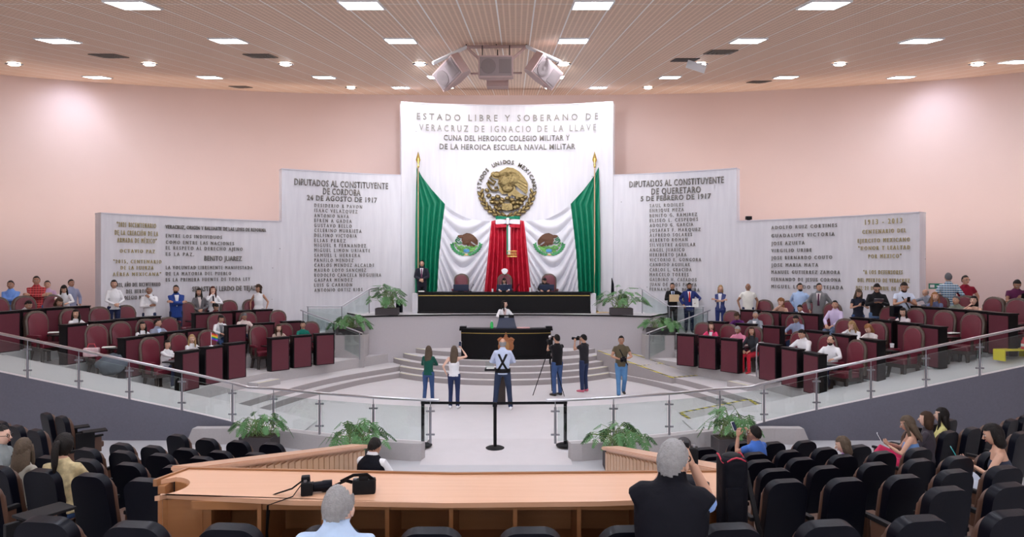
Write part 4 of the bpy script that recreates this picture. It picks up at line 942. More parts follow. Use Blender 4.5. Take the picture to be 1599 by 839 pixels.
for s in (-1, 1):
    for k in range(4):
        for i, ph in enumerate(DESKS[s][k]):
            p = radial(ph, TR[k]+.11, s); dx, dy = inward(ph, s, 9)
            place('d', p.x, p.y, TZ[k], yaw_to(dx, dy), 'burgundy and black desk, %s from the ramp, %s row, %s' % (ORD[i], ORD[k], SIDE_S[s]), 'deputy desks, %s row, %s' % (ORD[k], SIDE_S[s]))
            p = radial(ph+.6, TR[k]+.94, s); dx, dy = inward(ph, s, (20 if i else 24)+rng.uniform(-7, 7))
            place('a', p.x, p.y, TZ[k], yaw_to(dx, dy), 'burgundy brown-edged armchair, %s from the ramp, %s row, %s' % (ORD[i], ORD[k], SIDE_S[s]), 'deputy armchairs, %s row, %s' % (ORD[k], SIDE_S[s]))
# three on the dais and two loose ones
for q, lab in ((719.5, 'empty burgundy armchair behind the long black dais desk'), (788, 'burgundy armchair of the woman seated mid-dais'), (858, 'burgundy armchair of the man bowing his head on the dais')):
    x = CX+(q-PX)/F*25.6; o = place('a', x, 25.62, DZ+.17, PI, lab, 'armchairs on the dais')
    if q == 788:
        bm = BM(); slab(bm, [(-.09, 1.29), (-.04, 1.27), (0, 1.24), (.04, 1.27), (.09, 1.29), (.11, 1.36), (.13, 1.40), (.07, 1.45), (0, 1.47), (-.07, 1.45), (-.13, 1.40), (-.11, 1.36)], .04, .01); cr = obj('crest', bm, M_white, o, smooth=True, angle=.7)
# ------------------------------------------------------------------ audience: seats
def make_seat():
    e = empty('auditorium_seat'); ch = []
    Mb = Matrix.Translation((0, -.19, .0)) @ Matrix.Rotation(.16, 4, 'X')
    bm = BM(); slab(bm, arch(.44, .34, 1.03, .125, 14, .40), .085, .034, Mb); ch.append(obj('back_shell', bm, M_vinyl, e, smooth=True, angle=.8))
    bm = BM(); slab(bm, arch(.415, .40, .985, .11, 8, .375), .07, .028, Matrix.Translation((0, .066, 0)) @ Mb); ch.append(obj('back_cushion', bm, M_tan, e, smooth=True, angle=.8))
    bm = BM(); box(bm, (0, .07, .42), (.40, .44, .11), .04, seg=3); ch.append(obj('seat', bm, M_tan, e, smooth=True, angle=.8))
    for sg in (-1, 1):
        bm = BM(); box(bm, (sg*.235, .03, .44), (.035, .38, .28), .01); a = obj('arm_panel', bm, M_tan, e); ch.append(a)
        bm = BM(); box(bm, (sg*.235, .04, .60), (.055, .42, .04), .012); ch.append(obj('armrest', bm, M_blackm, e))
    bm = BM(); box(bm, (0, 0, .2), (.34, .10, .40), .01); box(bm, (0, .02, .012), (.40, .28, .03), .005); ch.append(obj('pedestal', bm, M_blackm, e))
    proto(e, *ch); return e
S0 = make_seat(); seat_n = 0
def seat_pt(px, py, h=.95):
    """depth at which something of height h on the raked floor shows its top at (px,py)"""
    prev = None; d = 2.6
    while d < 13.2:
        p = W(px, py, d); g = p.z-h-aud_z(p.x, p.y)
        if prev is not None and prev > 0 >= g or prev is not None and prev < 0 <= g: return p
        prev = g; d += .02
    d = 10.5; return W(px, py, d)
SEATS = []
def seats(row, pts):
    global seat_n
    for i, (px, py) in enumerate(pts):
        p = seat_pt(px, py); o = S0 if seat_n == 0 else copy_tree(S0); seat_n += 1
        z = aud_z(p.x, p.y); rz = yaw_to(AC.x-p.x, AC.y-p.y); c, s_ = math.cos(rz), math.sin(rz)
        fx, fy_ = -s_*.33, c*.33; z = aud_z(p.x+fx, p.y+fy_); o.location = (p.x+fx, p.y+fy_, z); o.rotation_euler = (0, 0, rz)
        setp(o, 'black seat, %s %s' % (ORD[i], row), 'audience seat', 'audience seats, '+row.split(' from ')[-1]); SEATS.append(o)
wl, wr_ = 'towards the ponytailed woman', 'towards the three chatting women'
seats('in the front row '+wl, [(425, 699.5), (373, 696), (324, 692), (278, 686)])
seats('from the aisle wall in the second row '+wl, [(455, 711.5), (400, 708), (344, 705), (291, 701), (240, 697), (191, 693)])
seats('from the aisle wall in the third row '+wl, [(380, 719), (315, 714.2), (252, 709.5), (193, 705), (138, 701)])
seats('from the wooden table in the fourth row '+wl, [(276, 728), (203, 724), (136, 718), (78, 713.5), (17, 708)])
seats('from the wooden table in the fifth row '+wl, [(228, 748.5), (144, 741), (68, 734), (-3, 729)])
seats('in the sixth row by the frame edge', [(-36, 752)])
seats('from the outer wall in the nearest row behind the table', [(75, 809.5), (214, 817), (361, 821), (517, 824), (673, 827), (828, 827), (984, 824), (1139, 820), (1291, 815), (1435, 808), (1577, 799)])
seats('by the dark carpet wall with raised tablet arm', [(98, 655.5), (74, 649.5)])
seats('in the side group near the ponytailed woman', [(58, 671), (28, 665), (4, 659)])
seats('from the aisle wall in the front row '+wr_, [(1100, 704), (1155, 697.7), (1207, 695), (1256, 691)])
seats('from the aisle wall in the second row '+wr_, [(1114, 711), (1178, 707.5), (1231, 704), (1287, 700), (1340, 696)])
seats('from the aisle wall in the third row '+wr_, [(1110, 722), (1186, 719.5), (1251, 716), (1315, 711), (1376, 706), (1433, 700.5)])
seats('from the black bag in the fourth row '+wr_, [(1210, 733), (1288, 729), (1365, 723.6), (1434, 718)])
seats('from the black bag in the fifth row '+wr_, [(1226, 750), (1320, 748), (1411, 743)])
seats('beyond the side aisle in the third row', [(1494, 713.5), (1549, 706)])
seats('beyond the side aisle in the fourth row', [(1488, 735), (1566, 729)])
seats('beyond the side aisle in the sixth row', [(1477, 762), (1573, 756)])
seats('in the side row of the three chatting women', [(1427, 668), (1455, 662), (1482, 655.5)])
seats('in the side row behind the three chatting women', [(1480, 674), (1516, 668.5), (1546, 662), (1577, 655.4), (1599, 649.5)])
seats('in the side row of the woman with the teal phone', [(1592, 675.6)])
# end panel and writing tablets
for q, py, lab, rz in ((116, 668, 'black writing tablet arm folded out beside the carpet-wall seats', -.9), (143, 674, 'second black writing tablet arm beside the carpet-wall seats', -.9), (60, 803, 'pale-edged writing tablet arm at the frame edge near the big seats', -.5)):
    p = seat_pt(q, py, .72); e = empty('writing_tablet', (p.x, p.y, aud_z(p.x, p.y)), rz, lab, 'writing tablet', 'writing tablets')
    bm = BM(); box(bm, (0, .05, .72), (.26, .38, .025), .01); obj('tablet_board', bm, M_blackm, e); bm = BM(); box(bm, (0, -.1, .36), (.05, .3, .70), .01); obj('support_panel', bm, M_blackm, e)
# ------------------------------------------------------------------ press table with open shelves
ZT = 1.94
M_shelf = mat_wood('shelf_beech', (.30, .125, .045), (.40, .18, .07), 2.2, .5)
tb = empty('press_table', (0, 5.2, ZT-.80), 0, 'long beech press table with rounded cutouts and open shelves', 'table'); tl = tb.location
def arc2(c, r, a0, a1, n=14): return [(c[0]+r*math.cos(math.radians(a0+(a1-a0)*i/n)), c[1]+r*math.sin(math.radians(a0+(a1-a0)*i/n))) for i in range(n+1)]
top = [(-2.12, 5.05), (-1.1, 4.90), (0, 4.845), (1.1, 4.88), (2.09, 4.98)]+[(2.17, 5.0)]+arc2((2.24, 5.17), .2, 240, 110, 12)+[(2.32, 5.36), (2.16, 5.6), (0, 5.535), (-2.22, 5.69), (-2.31, 5.36)]+arc2((-2.25, 5.21), .245, 80, -62, 14)+[(-2.10, 5.0)]
bm = BM(); prism(bm, [(x-tl.x, y-tl.y) for x, y in top], .765, .80); obj('tabletop', bm, M_wood, tb)
bm = BM(); lip = [(2.32, 5.36), (2.16, 5.6), (0, 5.535), (-2.22, 5.69), (-2.33, 5.34)]; ins = [(2.29, 5.35), (2.14, 5.575), (0, 5.51), (-2.205, 5.66), (-2.30, 5.34)]
prism(bm, [(x-tl.x, y-tl.y) for x, y in lip+ins[::-1]], .76, .815); obj('raised_lip', bm, mat_wood('dark_beech', (.26, .11, .045), (.36, .17, .07), 2, .45), tb)
bm = BM(); fb = [(2.12, 5.56), (0, 5.50), (-2.18, 5.62)]
prism(bm, [(x-tl.x, y-tl.y) for x, y in fb]+[(x-tl.x, y-.03-tl.y) for x, y in fb[::-1]], 0, .765); obj('back_panel', bm, M_shelf, tb)
for sg in (-1, 1):
    bm = BM(); x0 = sg*1.95 if sg > 0 else -1.82; cx = 2.24 if sg > 0 else -2.25
    box(bm, ((x0+cx-sg*.26)/2+sg*.0-tl.x, 5.06-tl.y, .38), (abs(cx-sg*.26-x0)+.16, .05, .765)); box(bm, (x0-tl.x, 5.28-tl.y, .38), (.035, .5, .765)); obj('end_panel', bm, M_shelf, tb)
    bm = BM(); a_ = arc2((cx, 5.19), .26, 232, 100, 12) if sg > 0 else arc2((cx, 5.21), .26, 80, -50, 12); b2 = arc2((cx, 5.19), .235, 232, 100, 12) if sg > 0 else arc2((cx, 5.21), .235, 80, -50, 12)
    prism(bm, [(x-tl.x, y-tl.y) for x, y in a_+b2[::-1]], .22, .765); obj('cutout_lining', bm, M_shelf, tb)
    bm = BM(); box(bm, (sg*2.27-tl.x, 5.42-tl.y, .38), (.06, .14, .765), .01); obj('outer_post', bm, M_shelf, tb)
    bm = BM(); prism(bm, [(x-tl.x, y-tl.y) for x, y in arc2((cx, 5.2), .33, 0, 340, 16)], .16, .22); obj('cutout_shelf', bm, M_wood, tb)

for i in range(8):
    x = -1.36+.463*i; bm = BM(); box(bm, (x-tl.x, 5.22-tl.y, .38), (.03, .52, .765)); obj('divider', bm, M_shelf, tb)
for z in (.04, .36):
    bm = BM(); box(bm, (.06-tl.x, 5.24-tl.y, z), (3.75, .5, .025)); obj('shelf', bm, M_shelf, tb)
bm = BM(); box(bm, (.06-tl.x, 4.99-tl.y, .735), (3.85, .02, .06)); obj('apron', bm, M_shelf, tb)
# wooden aisle walls that run from the table towards the stage
for s, nm, near, far in ((-1, 'wooden slatted aisle wall reaching to the vested man', (-2.3, 5.78), (-1.72, 9.7)), (1, 'wooden slatted aisle wall ending at the large green plant', (2.3, 5.72), (1.83, 9.6))):
    a_, b_ = V(near), V(far); t = (b_-a_).normalized(); n = V((t.y, -t.x)); L = (b_-a_).length
    e = empty('aisle_wall', (a_.x, a_.y, 0), yaw_to(t.x, t.y), nm, 'wooden wall', 'wooden aisle walls'); e['kind'] = 'thing'
    z0, z1 = 1.88, 1.05; 
    bm = BM(); w_ = .07
    N = 26
    vs = []
    for i in range(N+1):
        y = L*i/N; zt = z0+(z1-z0)*i/N; zb_ = min(aud_z(a_.x+t.x*y, a_.y+t.y*y)-.02, zt-.3); vs.append([bm.verts.new((-w_, y, zb_)), bm.verts.new((-w_, y, zt)), bm.verts.new((w_, y, zt)), bm.verts.new((w_, y, zb_))])
    for p_, q_ in zip(vs, vs[1:]):
        for k in range(3): bm.faces.new((p_[k], q_[k], q_[k+1], p_[k+1]))
    bm.faces.new(vs[0]); bm.faces.new(vs[-1][::-1]); obj('core', bm, M_wood_v, e)
    bm = BM()
    for i in range(N):
        for sx in (-1, 1):
            y = L*(i+.5)/N; zt = z0+(z1-z0)*(i+.5)/N-.03; zb_ = min(aud_z(a_.x+t.x*y, a_.y+t.y*y), zt-.3); box(bm, (sx*(w_+.008), y, (zt+zb_)/2), (.02, L/N-.025, zt-zb_), .004)
    obj('slats', bm, M_wood_v, e)
    bm = BM(); c = [(-.13, 0, z0), (.13, 0, z0), (.13, L+.04, z1), (-.13, L+.04, z1)]; lo_ = [bm.verts.new(p) for p in c]; up = [bm.verts.new((p[0], p[1], p[2]+.05)) for p in c]
    bm.faces.new(lo_); bm.faces.new(up)
    for i in range(4): bm.faces.new((lo_[i], lo_[(i+1) % 4], up[(i+1) % 4], up[i]))
    bmesh.ops.bevel(bm, geom=bm.edges[:], offset=.012, segments=2, affect='EDGES'); obj('cap_rail', bm, M_wood, e)
# ------------------------------------------------------------------ people
FUSE = []
def fuse_later(target, bm, voxel, extra=None, smooth_it=5):
    me = bpy.data.meshes.new('f'); bm.to_mesh(me); bm.free(); t = bpy.data.objects.new('f', me); C.objects.link(t)
    m = t.modifiers.new('r', 'REMESH'); m.mode = 'VOXEL'; m.voxel_size = voxel; m.use_smooth_shade = True
    s = t.modifiers.new('s', 'SMOOTH'); s.factor = .5; s.iterations = smooth_it
    FUSE.append((target, t, extra))
def flush_fuse():
    dg = bpy.context.evaluated_depsgraph_get(); dg.update()
    for target, t, extra in FUSE:
        me = bpy.data.meshes.new_from_object(t.evaluated_get(dg)); bm = BM(); bm.from_mesh(me)
        for f in bm.faces: f.smooth = True; f.material_index = 0
        if extra is not None:
            bm.from_mesh(extra); bpy.data.meshes.remove(extra)
        bm.to_mesh(target.data); bm.free(); bpy.data.meshes.remove(me)
    for target, t, extra in FUSE:
        me = t.data; bpy.data.objects.remove(t); bpy.data.meshes.remove(me)
SKIN = [mat('skin_tone_%s' % n, c, .55, spec=.35) for n, c in (('light', (.72, .45, .34)), ('medium', (.58, .33, .23)), ('tan', (.45, .24, .16)), ('brown', (.33, .17, .11)))]
M_eye = mat('eye_white', (.75, .73, .70), .3); M_iris = mat('eye_dark', (.02, .012, .01), .2); M_lip = mat('lips', (.36, .12, .10), .5)
HAIR = {k: mat('hair_'+k, c, .55, spec=.2, noise_amt=.35, nscale=45, bump=.5, bscale=120) for k, c in dict(black=(.012, .009, .008), brown=(.05, .025, .014), auburn=(.07, .018, .012), blonde=(.38, .24, .11), ginger=(.30, .13, .05), grey=(.30, .29, .29), white=(.55, .55, .57), ash=(.10, .07, .048), darkgrey=(.12, .12, .13)).items()}
CLOTH = {}
def cloth(c):
    if not isinstance(c, tuple): return c
    k = tuple(round(x, 3) for x in c)
    if k not in CLOTH: CLOTH[k] = mat('cloth_%d' % len(CLOTH), k, .85, spec=.15, noise_amt=.10, nscale=9, bump=.35, bscale=16, sheen=.1)
    return CLOTH[k]
def denim(c):
    k = ('d',)+c
    if k not in CLOTH: CLOTH[k] = mat('denim_%d' % len(CLOTH), c, .9, noise_amt=.28, nscale=7, bump=.4, bscale=22)
    return CLOTH[k]
M_shoe = mat('black_shoe', (.015, .013, .012), .4); M_shoe_w = mat('white_shoe', (.75, .75, .77), .5)
def ik(S, Wt, a, b, hint):
    d = Wt-S; L = d.length; L2 = min(L, (a+b)*.985); dirn = d.normalized(); x = (a*a-b*b+L2*L2)/(2*L2); h = math.sqrt(max(0, a*a-x*x))
    hp = V(hint)-dirn*V(hint).dot(dirn)
    if hp.length < 1e-4: hp = V((0, -1, 0))
    return S+dirn*x+hp.normalized()*h, S+dirn*L2
def hand_bm(bm, wr, dirn, nrm, side, curl=.5, s=1., mi=0):
    """palm, four unequal bent fingers and a thumb that leaves the side of the palm; nrm is where the palm faces"""
    y = dirn.normalized(); z = (nrm-y*nrm.dot(y)); z = z.normalized() if z.length > 1e-3 else y.orthogonal().normalized(); x = y.cross(z)*side
    P = lambda a, b, c: wr+(x*a+y*b+z*c)*s
    tube(bm, [P(0, -.015, 0), P(0, .02, 0), P(.002, .06, 0), P(.002, .088, .0)], [(.024*s, .019*s), (.034*s, .016*s), (.040*s, .014*s), (.036*s, .012*s)], 10, mi, ref=z)
    for i, (fx, L) in enumerate(((.030, .070), (.010, .078), (-.010, .073), (-.028, .056))):
        p = [P(fx, .084, 0)]; ang = 0.; d = 0
        for seg, f in enumerate((.45, .32, .26)):
            ang += curl*(.55+.25*seg); q = p[-1]+(y*math.cos(ang)+z*math.sin(ang))*L*f*s; p.append(q)
        tube(bm, p, [.0092*s, .0088*s, .008*s, .0055*s], 7, mi)
    p = [P(.028, .025, .004), P(.050, .052, .014), P(.054, .080, .024+.01*curl), P(.050, .100, .030+.02*curl)]
    tube(bm, p, [.0125*s, .0105*s, .0095*s, .006*s], 7, mi)
POSE = {  # wrists from the middle of the shoulders (x to the right of the person, y forward, z up), elbow hints, palm normals
 'side': (((.25, .03, -.50), (1, -1, 0)), ((-.25, .03, -.50), (-1, -1, 0))),
 'clasp': (((.05, .20, -.42), (1, -.4, -.2)), ((-.05, .21, -.40), (-1, -.4, -.2))),
 'crossed': (((-.13, .20, -.22), (1, .1, -.6)), ((.13, .23, -.20), (-1, .1, -.6))),
 'phone': (((.07, .31, -.20), (1, -.4, -1)), ((-.07, .31, -.20), (-1, -.4, -1))),
 'phone_low': (((.06, .32, -.30), (1, -.4, -.6)), ((-.06, .32, -.30), (-1, -.4, -.6))),
 'camera': (((.085, .21, .08), (.45, -.1, -1)), ((-.06, .29, .06), (-.35, .0, -1))),
 'camera_low': (((.09, .27, -.33), (1, -.3, -.5)), ((-.09, .27, -.33), (-1, -.3, -.5))),
 'raise': (((.17, .30, .16), (1, -.2, -1)), ((-.22, .02, -.48), (-1, -1, 0))),
 'desk': (((.17, .40, -.26), (1, -.4, -.6)), ((-.17, .40, -.26), (-1, -.4, -.6))),
 'lap': (((.10, .30, -.40), (1, -.6, 0)), ((-.10, .30, -.40), (-1, -.6, 0))),
 'reach': (((.18, .50, -.14), (1, -.2, -1)), ((-.12, .36, -.28), (-1, -.4, -.6))),
 'chin': (((.04, .15, .03), (1, .2, -1)), ((-.02, .22, -.22), (-1, .1, -.6))),
 'hug': (((-.05, .20, -.26), (1, .1, -.7)), ((-.02, .16, -.03), (-1, .3, -.8))),
 'rail': (((.12, .24, -.30), (1, -.4, -.4)), ((-.42, .22, -.34), (-1, -.6, .2))),
 'folder': (((.04, .26, -.22), (1, -.4, -.6)), ((-.40, .18, -.34), (-1, -.6, .2))),
 'notes': (((.20, .06, -.46), (1, -1, 0)), ((-.22, .22, -.33), (-1, -.8, 0))),
 'back': (((.16, -.12, -.46), (1, -.6, 0)), ((-.16, -.12, -.46), (-1, -.6, 0))),
}
MALE = [(-.10, .160, .120), (0, .157, .118), (.12, .152, .114), (.30, .170, .125), (.40, .168, .115), (.46, .142, .098), (.505, .100, .080), (.55, .064, .066)]
FEM = [(-.10, .170, .122), (0, .158, .115), (.12, .126, .098), (.28, .146, .124), (.39, .138, .100), (.455, .115, .084), (.50, .084, .070), (.545, .054, .056)]
def head_bm(bm, c, R, k, skin_i=0, glasses=False, beard=False, smile=False):
    Mx = Matrix.Translation(c) @ R.to_4x4() @ Matrix.Scale(k, 4)
    g = bmesh.ops.create_uvsphere(bm, u_segments=22, v_segments=16, radius=1.0)['verts']
    for v in g:
        x, y, z = v.co; x *= .076; y *= .096 if y > 0 else .100; z *= .118
        if z < 0:
            t = (-z/.118)**1.4; x *= 1-.26*t
            if y > 0: y *= 1-.06*t
            else: y *= 1-.42*t
        if y > .05 and abs(x) < .05 and -.005 < z < .03: y -= .006       # eye sockets
        if y > .05 and abs(x) < .03 and z < -.085: y += .010             # chin
        v.co = Mx @ V((x, y, z))
    for f in set(f for v in g for f in v.link_faces): f.material_index = 0
    def b(p, r, mi): ball(bm, (0, 0, 0), r, 8, 6, mi, None) if False else [setattr(v, 'co', Mx @ (v.co+V(p))) for v in ball(bm, (0, 0, 0), r, 8, 6, mi)]
    g = tube(bm, [(0, .088, .018), (0, .100, -.004), (0, .112, -.022), (0, .098, -.030)], [(.008, .008), (.010, .010), (.015, .012), (.012, .006)], 8, 0)
    for v in g: v.co = Mx @ v.co
    for sx in (-1, 1):
        b((sx*.077, -.006, -.004), (.010, .020, .030), 0)
        b((sx*.031, .083, .012), (.014, .010, .008), 1); b((sx*.031, .0905, .012), (.0065, .004, .0065), 2); b((sx*.032, .088, .032), (.018, .006, .0045), 4)
    b((0, .090, -.056), (.024, .009, .0075), 3)
    if beard: b((0, .034, -.074), (.062, .062, .048), 4); b((0, .093, -.043), (.026, .008, .006), 4)
    if glasses:
        for sx in (-1, 1):
            g = tube(bm, [(sx*.033+.021*math.cos(a), .100, .010+.017*math.sin(a)) for a in [i*PI/6 for i in range(13)]], [.0035]*13, 5, 2)
            for v in g: v.co = Mx @ v.co
            g = tube(bm, [(sx*.054, .098, .014), (sx*.079, .0, .012)], [.003, .003], 5, 2)
            for v in g: v.co = Mx @ v.co
def hair_bm(style, c, R, k):
    bm = BM(); Mx = Matrix.Translation(c) @ R.to_4x4() @ Matrix.Scale(k, 4)
    r = (.084, .104, .120) if style in ('short', 'balding', 'ring') else (.089, .108, .125)
    g = bmesh.ops.create_uvsphere(bm, u_segments=36, v_segments=26, radius=1.0)['verts']; kill = []
    for v in g:
        x, y, z = v.co; p = V((x*r[0], y*r[1]-.013, z*r[2]+.014))
        if style == 'short': cut = p.z < .018+.85*p.y or (p.y > .035 and p.z < .062)
        elif style == 'balding': cut = p.z < .01+.8*p.y or p.y > .05 or (p.z > .088 and p.y > -.035)
        elif style == 'ring': cut = p.z < -.035+.5*p.y or p.z > .055 or p.y > .02
        else: cut = (p.y > .030 and p.z < .060) or (p.y > .0 and p.z < -.05) or p.z < -.10
        if cut: kill.append(v)
        n_ = noise.noise(V((p.x*60, p.y*24, p.z*20)))*.008+noise.noise(p*110)*.004; v.co = p+p.normalized()*n_
    bmesh.ops.delete(bm, geom=kill, context='VERTS')
    if style in ('long', 'longer'):
        dz = -.30 if style == 'long' else -.44
        tube(bm, [(0, -.03, .06), (0, -.05, -.06), (0, -.075, -.17), (0, -.098, dz*.8), (0, -.095, dz)], [(.080, .062), (.094, .064), (.105, .050), (.085, .036), (.035, .015)], 16, 0, ref=(0, 1, 0))
        for sx in (-1, 1): tube(bm, [(sx*.072, .030, .05), (sx*.084, .022, -.05), (sx*.088, .03, -.16), (sx*.080, .05, -.24)], [.018, .024, .024, .010], 8)
    elif style == 'bob':
        tube(bm, [(0, -.02, .06), (0, -.035, -.05), (0, -.045, -.135), (0, -.04, -.16)], [(.082, .070), (.098, .074), (.098, .062), (.07, .04)], 16, 0, ref=(0, 1, 0))
    elif style == 'pony':
        tube(bm, [(0, -.10, .05), (0, -.155, .03), (0, -.165, -.06), (0, -.145, -.18), (0, -.13, -.28)], [.022, .034, .036, .030, .010], 10)
    elif style == 'bun': ball(bm, (0, -.115, .055), (.045, .04, .045), 10, 8)
    elif style == 'curly':
        rr = random.Random(3)
        for i in range(46):
            a, e = rr.uniform(0, 2*PI), rr.uniform(-.5, 1.4); p = V((.092*math.cos(e)*math.cos(a), -.02+.105*math.cos(e)*math.sin(a), .02+.125*math.sin(e)))
            if p.y > .045 and p.z < .075: continue
            ball(bm, p, rr.uniform(.022, .034), 7, 5)
        ball(bm, (0, -.05, -.11), (.10, .06, .08), 12, 8)
    for v in bm.verts: v.co = Mx @ v.co
    return bm
HANDS = {}
def person(label, loc, face, top_z=None, h=None, sex='m', pose='side', legs='stand', top=(.8, .8, .82), sleeve='long', bottom=None, shoes=None, hair='short', hc='black', skin=1, hy=0., hp=.0, lean=.0, jacket=False, shirt=None, tie=None, voxel=.019, seat=.47, cap=None, glasses=False, beard=False, skirt=False, strap=None, arms2=None, curl=.6, group=None, spread=.10, hem=None, neck_low=False, roll=0., neckd=.012, knee=None):
    prof = MALE if sex == 'm' else FEM; sit = legs == 'sit'
    th = lean; hz = (seat+.09) if sit else .92
    nominal = hz+.50*math.cos(th)+(.170-neckd)*math.cos(th*.75)+.118
    if h is None:
        if top_z is not None: k = max(.80, min(1.12, (top_z-loc[2])/nominal))
        else: k = 1.
    else: k = h/1.708
    hk = 1.0 if not sit else 1.0
    e = empty('person', loc, yaw_to(*face), label, 'person', group)
    u = V((0, math.sin(th), math.cos(th))); f = V((0, math.cos(th), -math.sin(th))); r = V((1, 0, 0))
    hip = V((0, 0 if not sit else -.02, hz)); sm = hip+u*.50
    T = lambda d: hip+u*d
    un = V((0, math.sin(th*.75), math.cos(th*.75))); nb = sm+un*.04; hc_ = nb+un*.155+V((0, .022, 0))
    Rh = Matrix.Rotation(hy, 3, 'Z') @ Matrix.Rotation(-hp, 3, 'X') @ Matrix.Rotation(roll, 3, 'Y')
    hc_ = nb+un*(.058-neckd)+Rh @ V((0, .022, .072))
    sw = .165 if sex == 'm' else .142
    ps = POSE[pose] if not isinstance(pose, tuple) else pose
    arms = {}
    for sg, (wt, hint) in zip((1, -1), ps):
        S = sm+r*sg*sw-u*.055; wl_ = sm+V((wt[0], wt[1], wt[2]))
        E, Wr = ik(S, wl_, .275, .25, hint); arms[sg] = (S, E, Wr)
    if sit:
        lg = {sg: (hip+V((sg*.09, .0, -.01)), V((sg*spread, .43, seat+.03)) if knee is None else V((sg*.07, knee[0], knee[1]+.05*sg)), V((sg*spread, .40, .08)) if knee is None else V((sg*.05, knee[0]+.22, knee[1]-.36))) for sg in (1, -1)}
    elif legs == 'walk':
        lg = {1: (hip+V((.09, 0, -.03)), V((.085, .10, .49)), V((.08, .12, .08))), -1: (hip+V((-.09, 0, -.03)), V((-.09, .06, .50)), V((-.08, -.20, .14)))}
    elif legs == 'wide':
        lg = {sg: (hip+V((sg*.095, 0, -.03)), V((sg*.15, .02, .49)), V((sg*.19, -.01, .08))) for sg in (1, -1)}
    else:
        lg = {sg: (hip+V((sg*.092, 0, -.03)), V((sg*(.095+.3*(spread-.10)), .02, .49)), V((sg*spread, -.01, .08))) for sg in (1, -1)}
    K = lambda p: V(p)*k
    # one continuous skin
    bm = BM(); al = .88
    tube(bm, [K(T(d)) for d, a, b in prof], [(a*al*k, b*al*k) for d, a, b in prof], 16, ref=f)
    nr = .054 if sex == 'm' else .046
    tube(bm, [K(sm-u*.03), K(nb+un*.03), K(hc_-Rh @ V((0, .015, .05)))], [nr*1.25*k, nr*k, nr*.98*k], 12)
    for sg, (S, E, Wr) in arms.items():
        tube(bm, [K(sm+r*sg*.08-u*.055), K(S), K(S.lerp(E, .5)), K(E), K(E.lerp(Wr, .35)), K(Wr)], [x*k*(1 if sex == 'm' else .84) for x in (.05, .056, .048, .040, .038, .025)], 10)
    for sg, (a, b, c) in lg.items():
        tube(bm, [K(a+V((0, 0, .04))), K(a), K(a.lerp(b, .5)), K(b), K(b.lerp(c, .35)), K(c), K(c+V((0, .0, -.05)))], [x*k*.9 for x in (.085, .085, .07, .056, .055, .038, .04)], 10)
    ex = BM(); head_bm(ex, K(hc_), Rh, k, 0, glasses, beard)
    hd = {}
    for sg, (S, E, Wr) in arms.items():
        dirn = (Wr-E).normalized(); nrm = V((-sg, .15, -.1)) if pose in ('side', 'back') else (V((-sg*.8, .2, .5)) if pose in ('phone', 'phone_low', 'camera', 'camera_low', 'raise') else (V((-sg*.3, -.6, -.4)) if pose in ('crossed', 'clasp', 'chin', 'hug') else V((-sg*.25, 0, -1))))
        hand_bm(ex, K(Wr), dirn, nrm, sg, curl, k*(1.0 if sex == 'm' else .88)); hd[sg] = (Wr+dirn*.075+nrm.normalized()*.03, dirn)
    for fc in ex.faces: fc.smooth = True
    bmesh.ops.recalc_face_normals(ex, faces=ex.faces[:]); exm = bpy.data.meshes.new('x'); ex.to_mesh(exm); ex.free()
    me = bpy.data.meshes.new('body'); body = link_mesh('body', me, e)
    hm = HAIR[hc]
    for m_ in (SKIN[skin], M_eye, M_iris, M_lip, hm): me.materials.append(m_)
    fuse_later(body, bm, voxel*.9, exm)
    # clothes
    def garment(name, bm_, m_):
        mm = bpy.data.meshes.new(name); o_ = link_mesh(name, mm, e); mm.materials.append(cloth(m_)); fuse_later(o_, bm_, voxel, None, 3); return o_
    bm = BM(); hm_ = hem if hem is not None else ((-.17 if jacket else -.07) if not sit else -.02); ez = 1.10 if jacket else 1.04
    pp_ = [(hm_, prof[0][1]*1.02, prof[0][2]*1.03)]+[q for q in prof if q[0] > hm_+.04]
    if sleeve == 'tank': pp_ = [q for q in pp_ if q[0] < .36]+[(.37, prof[4][1]*.93, prof[4][2]*.96)]
    if sleeve == 'long' and sex == 'm': pp_ = pp_+[(.578, .068, .070)]
    if neck_low: pp_ = [q for q in pp_ if q[0] < .5]
    tube(bm, [K(T(d)) for d, a, b in pp_], [(a*ez*k, b*ez*k) for d, a, b in pp_], 18, ref=f)
    if sleeve != 'tank':
        for sg, (S, E, Wr) in arms.items():
            rr = [x*k*(1 if sex == 'm' else .85)*(1.10 if jacket else 1.0) for x in (.066, .064, .058, .053, .048, .041)]
            pts = [K(sm+r*sg*.07-u*.06), K(S), K(S.lerp(E, .5)), K(E), K(E.lerp(Wr, .5)), K(Wr-(Wr-E)*.04)]
            n_ = {'long': 6, 'short': 3, 'elbow': 4, 'cap': 2}[sleeve]; tube(bm, pts[:n_], rr[:n_], 12)
            if sleeve == 'cap': pass
    garment('jacket' if jacket else 'top', bm, top)
    bt_ = bottom if bottom is not None else (.02, .02, .03)
    bm = BM()
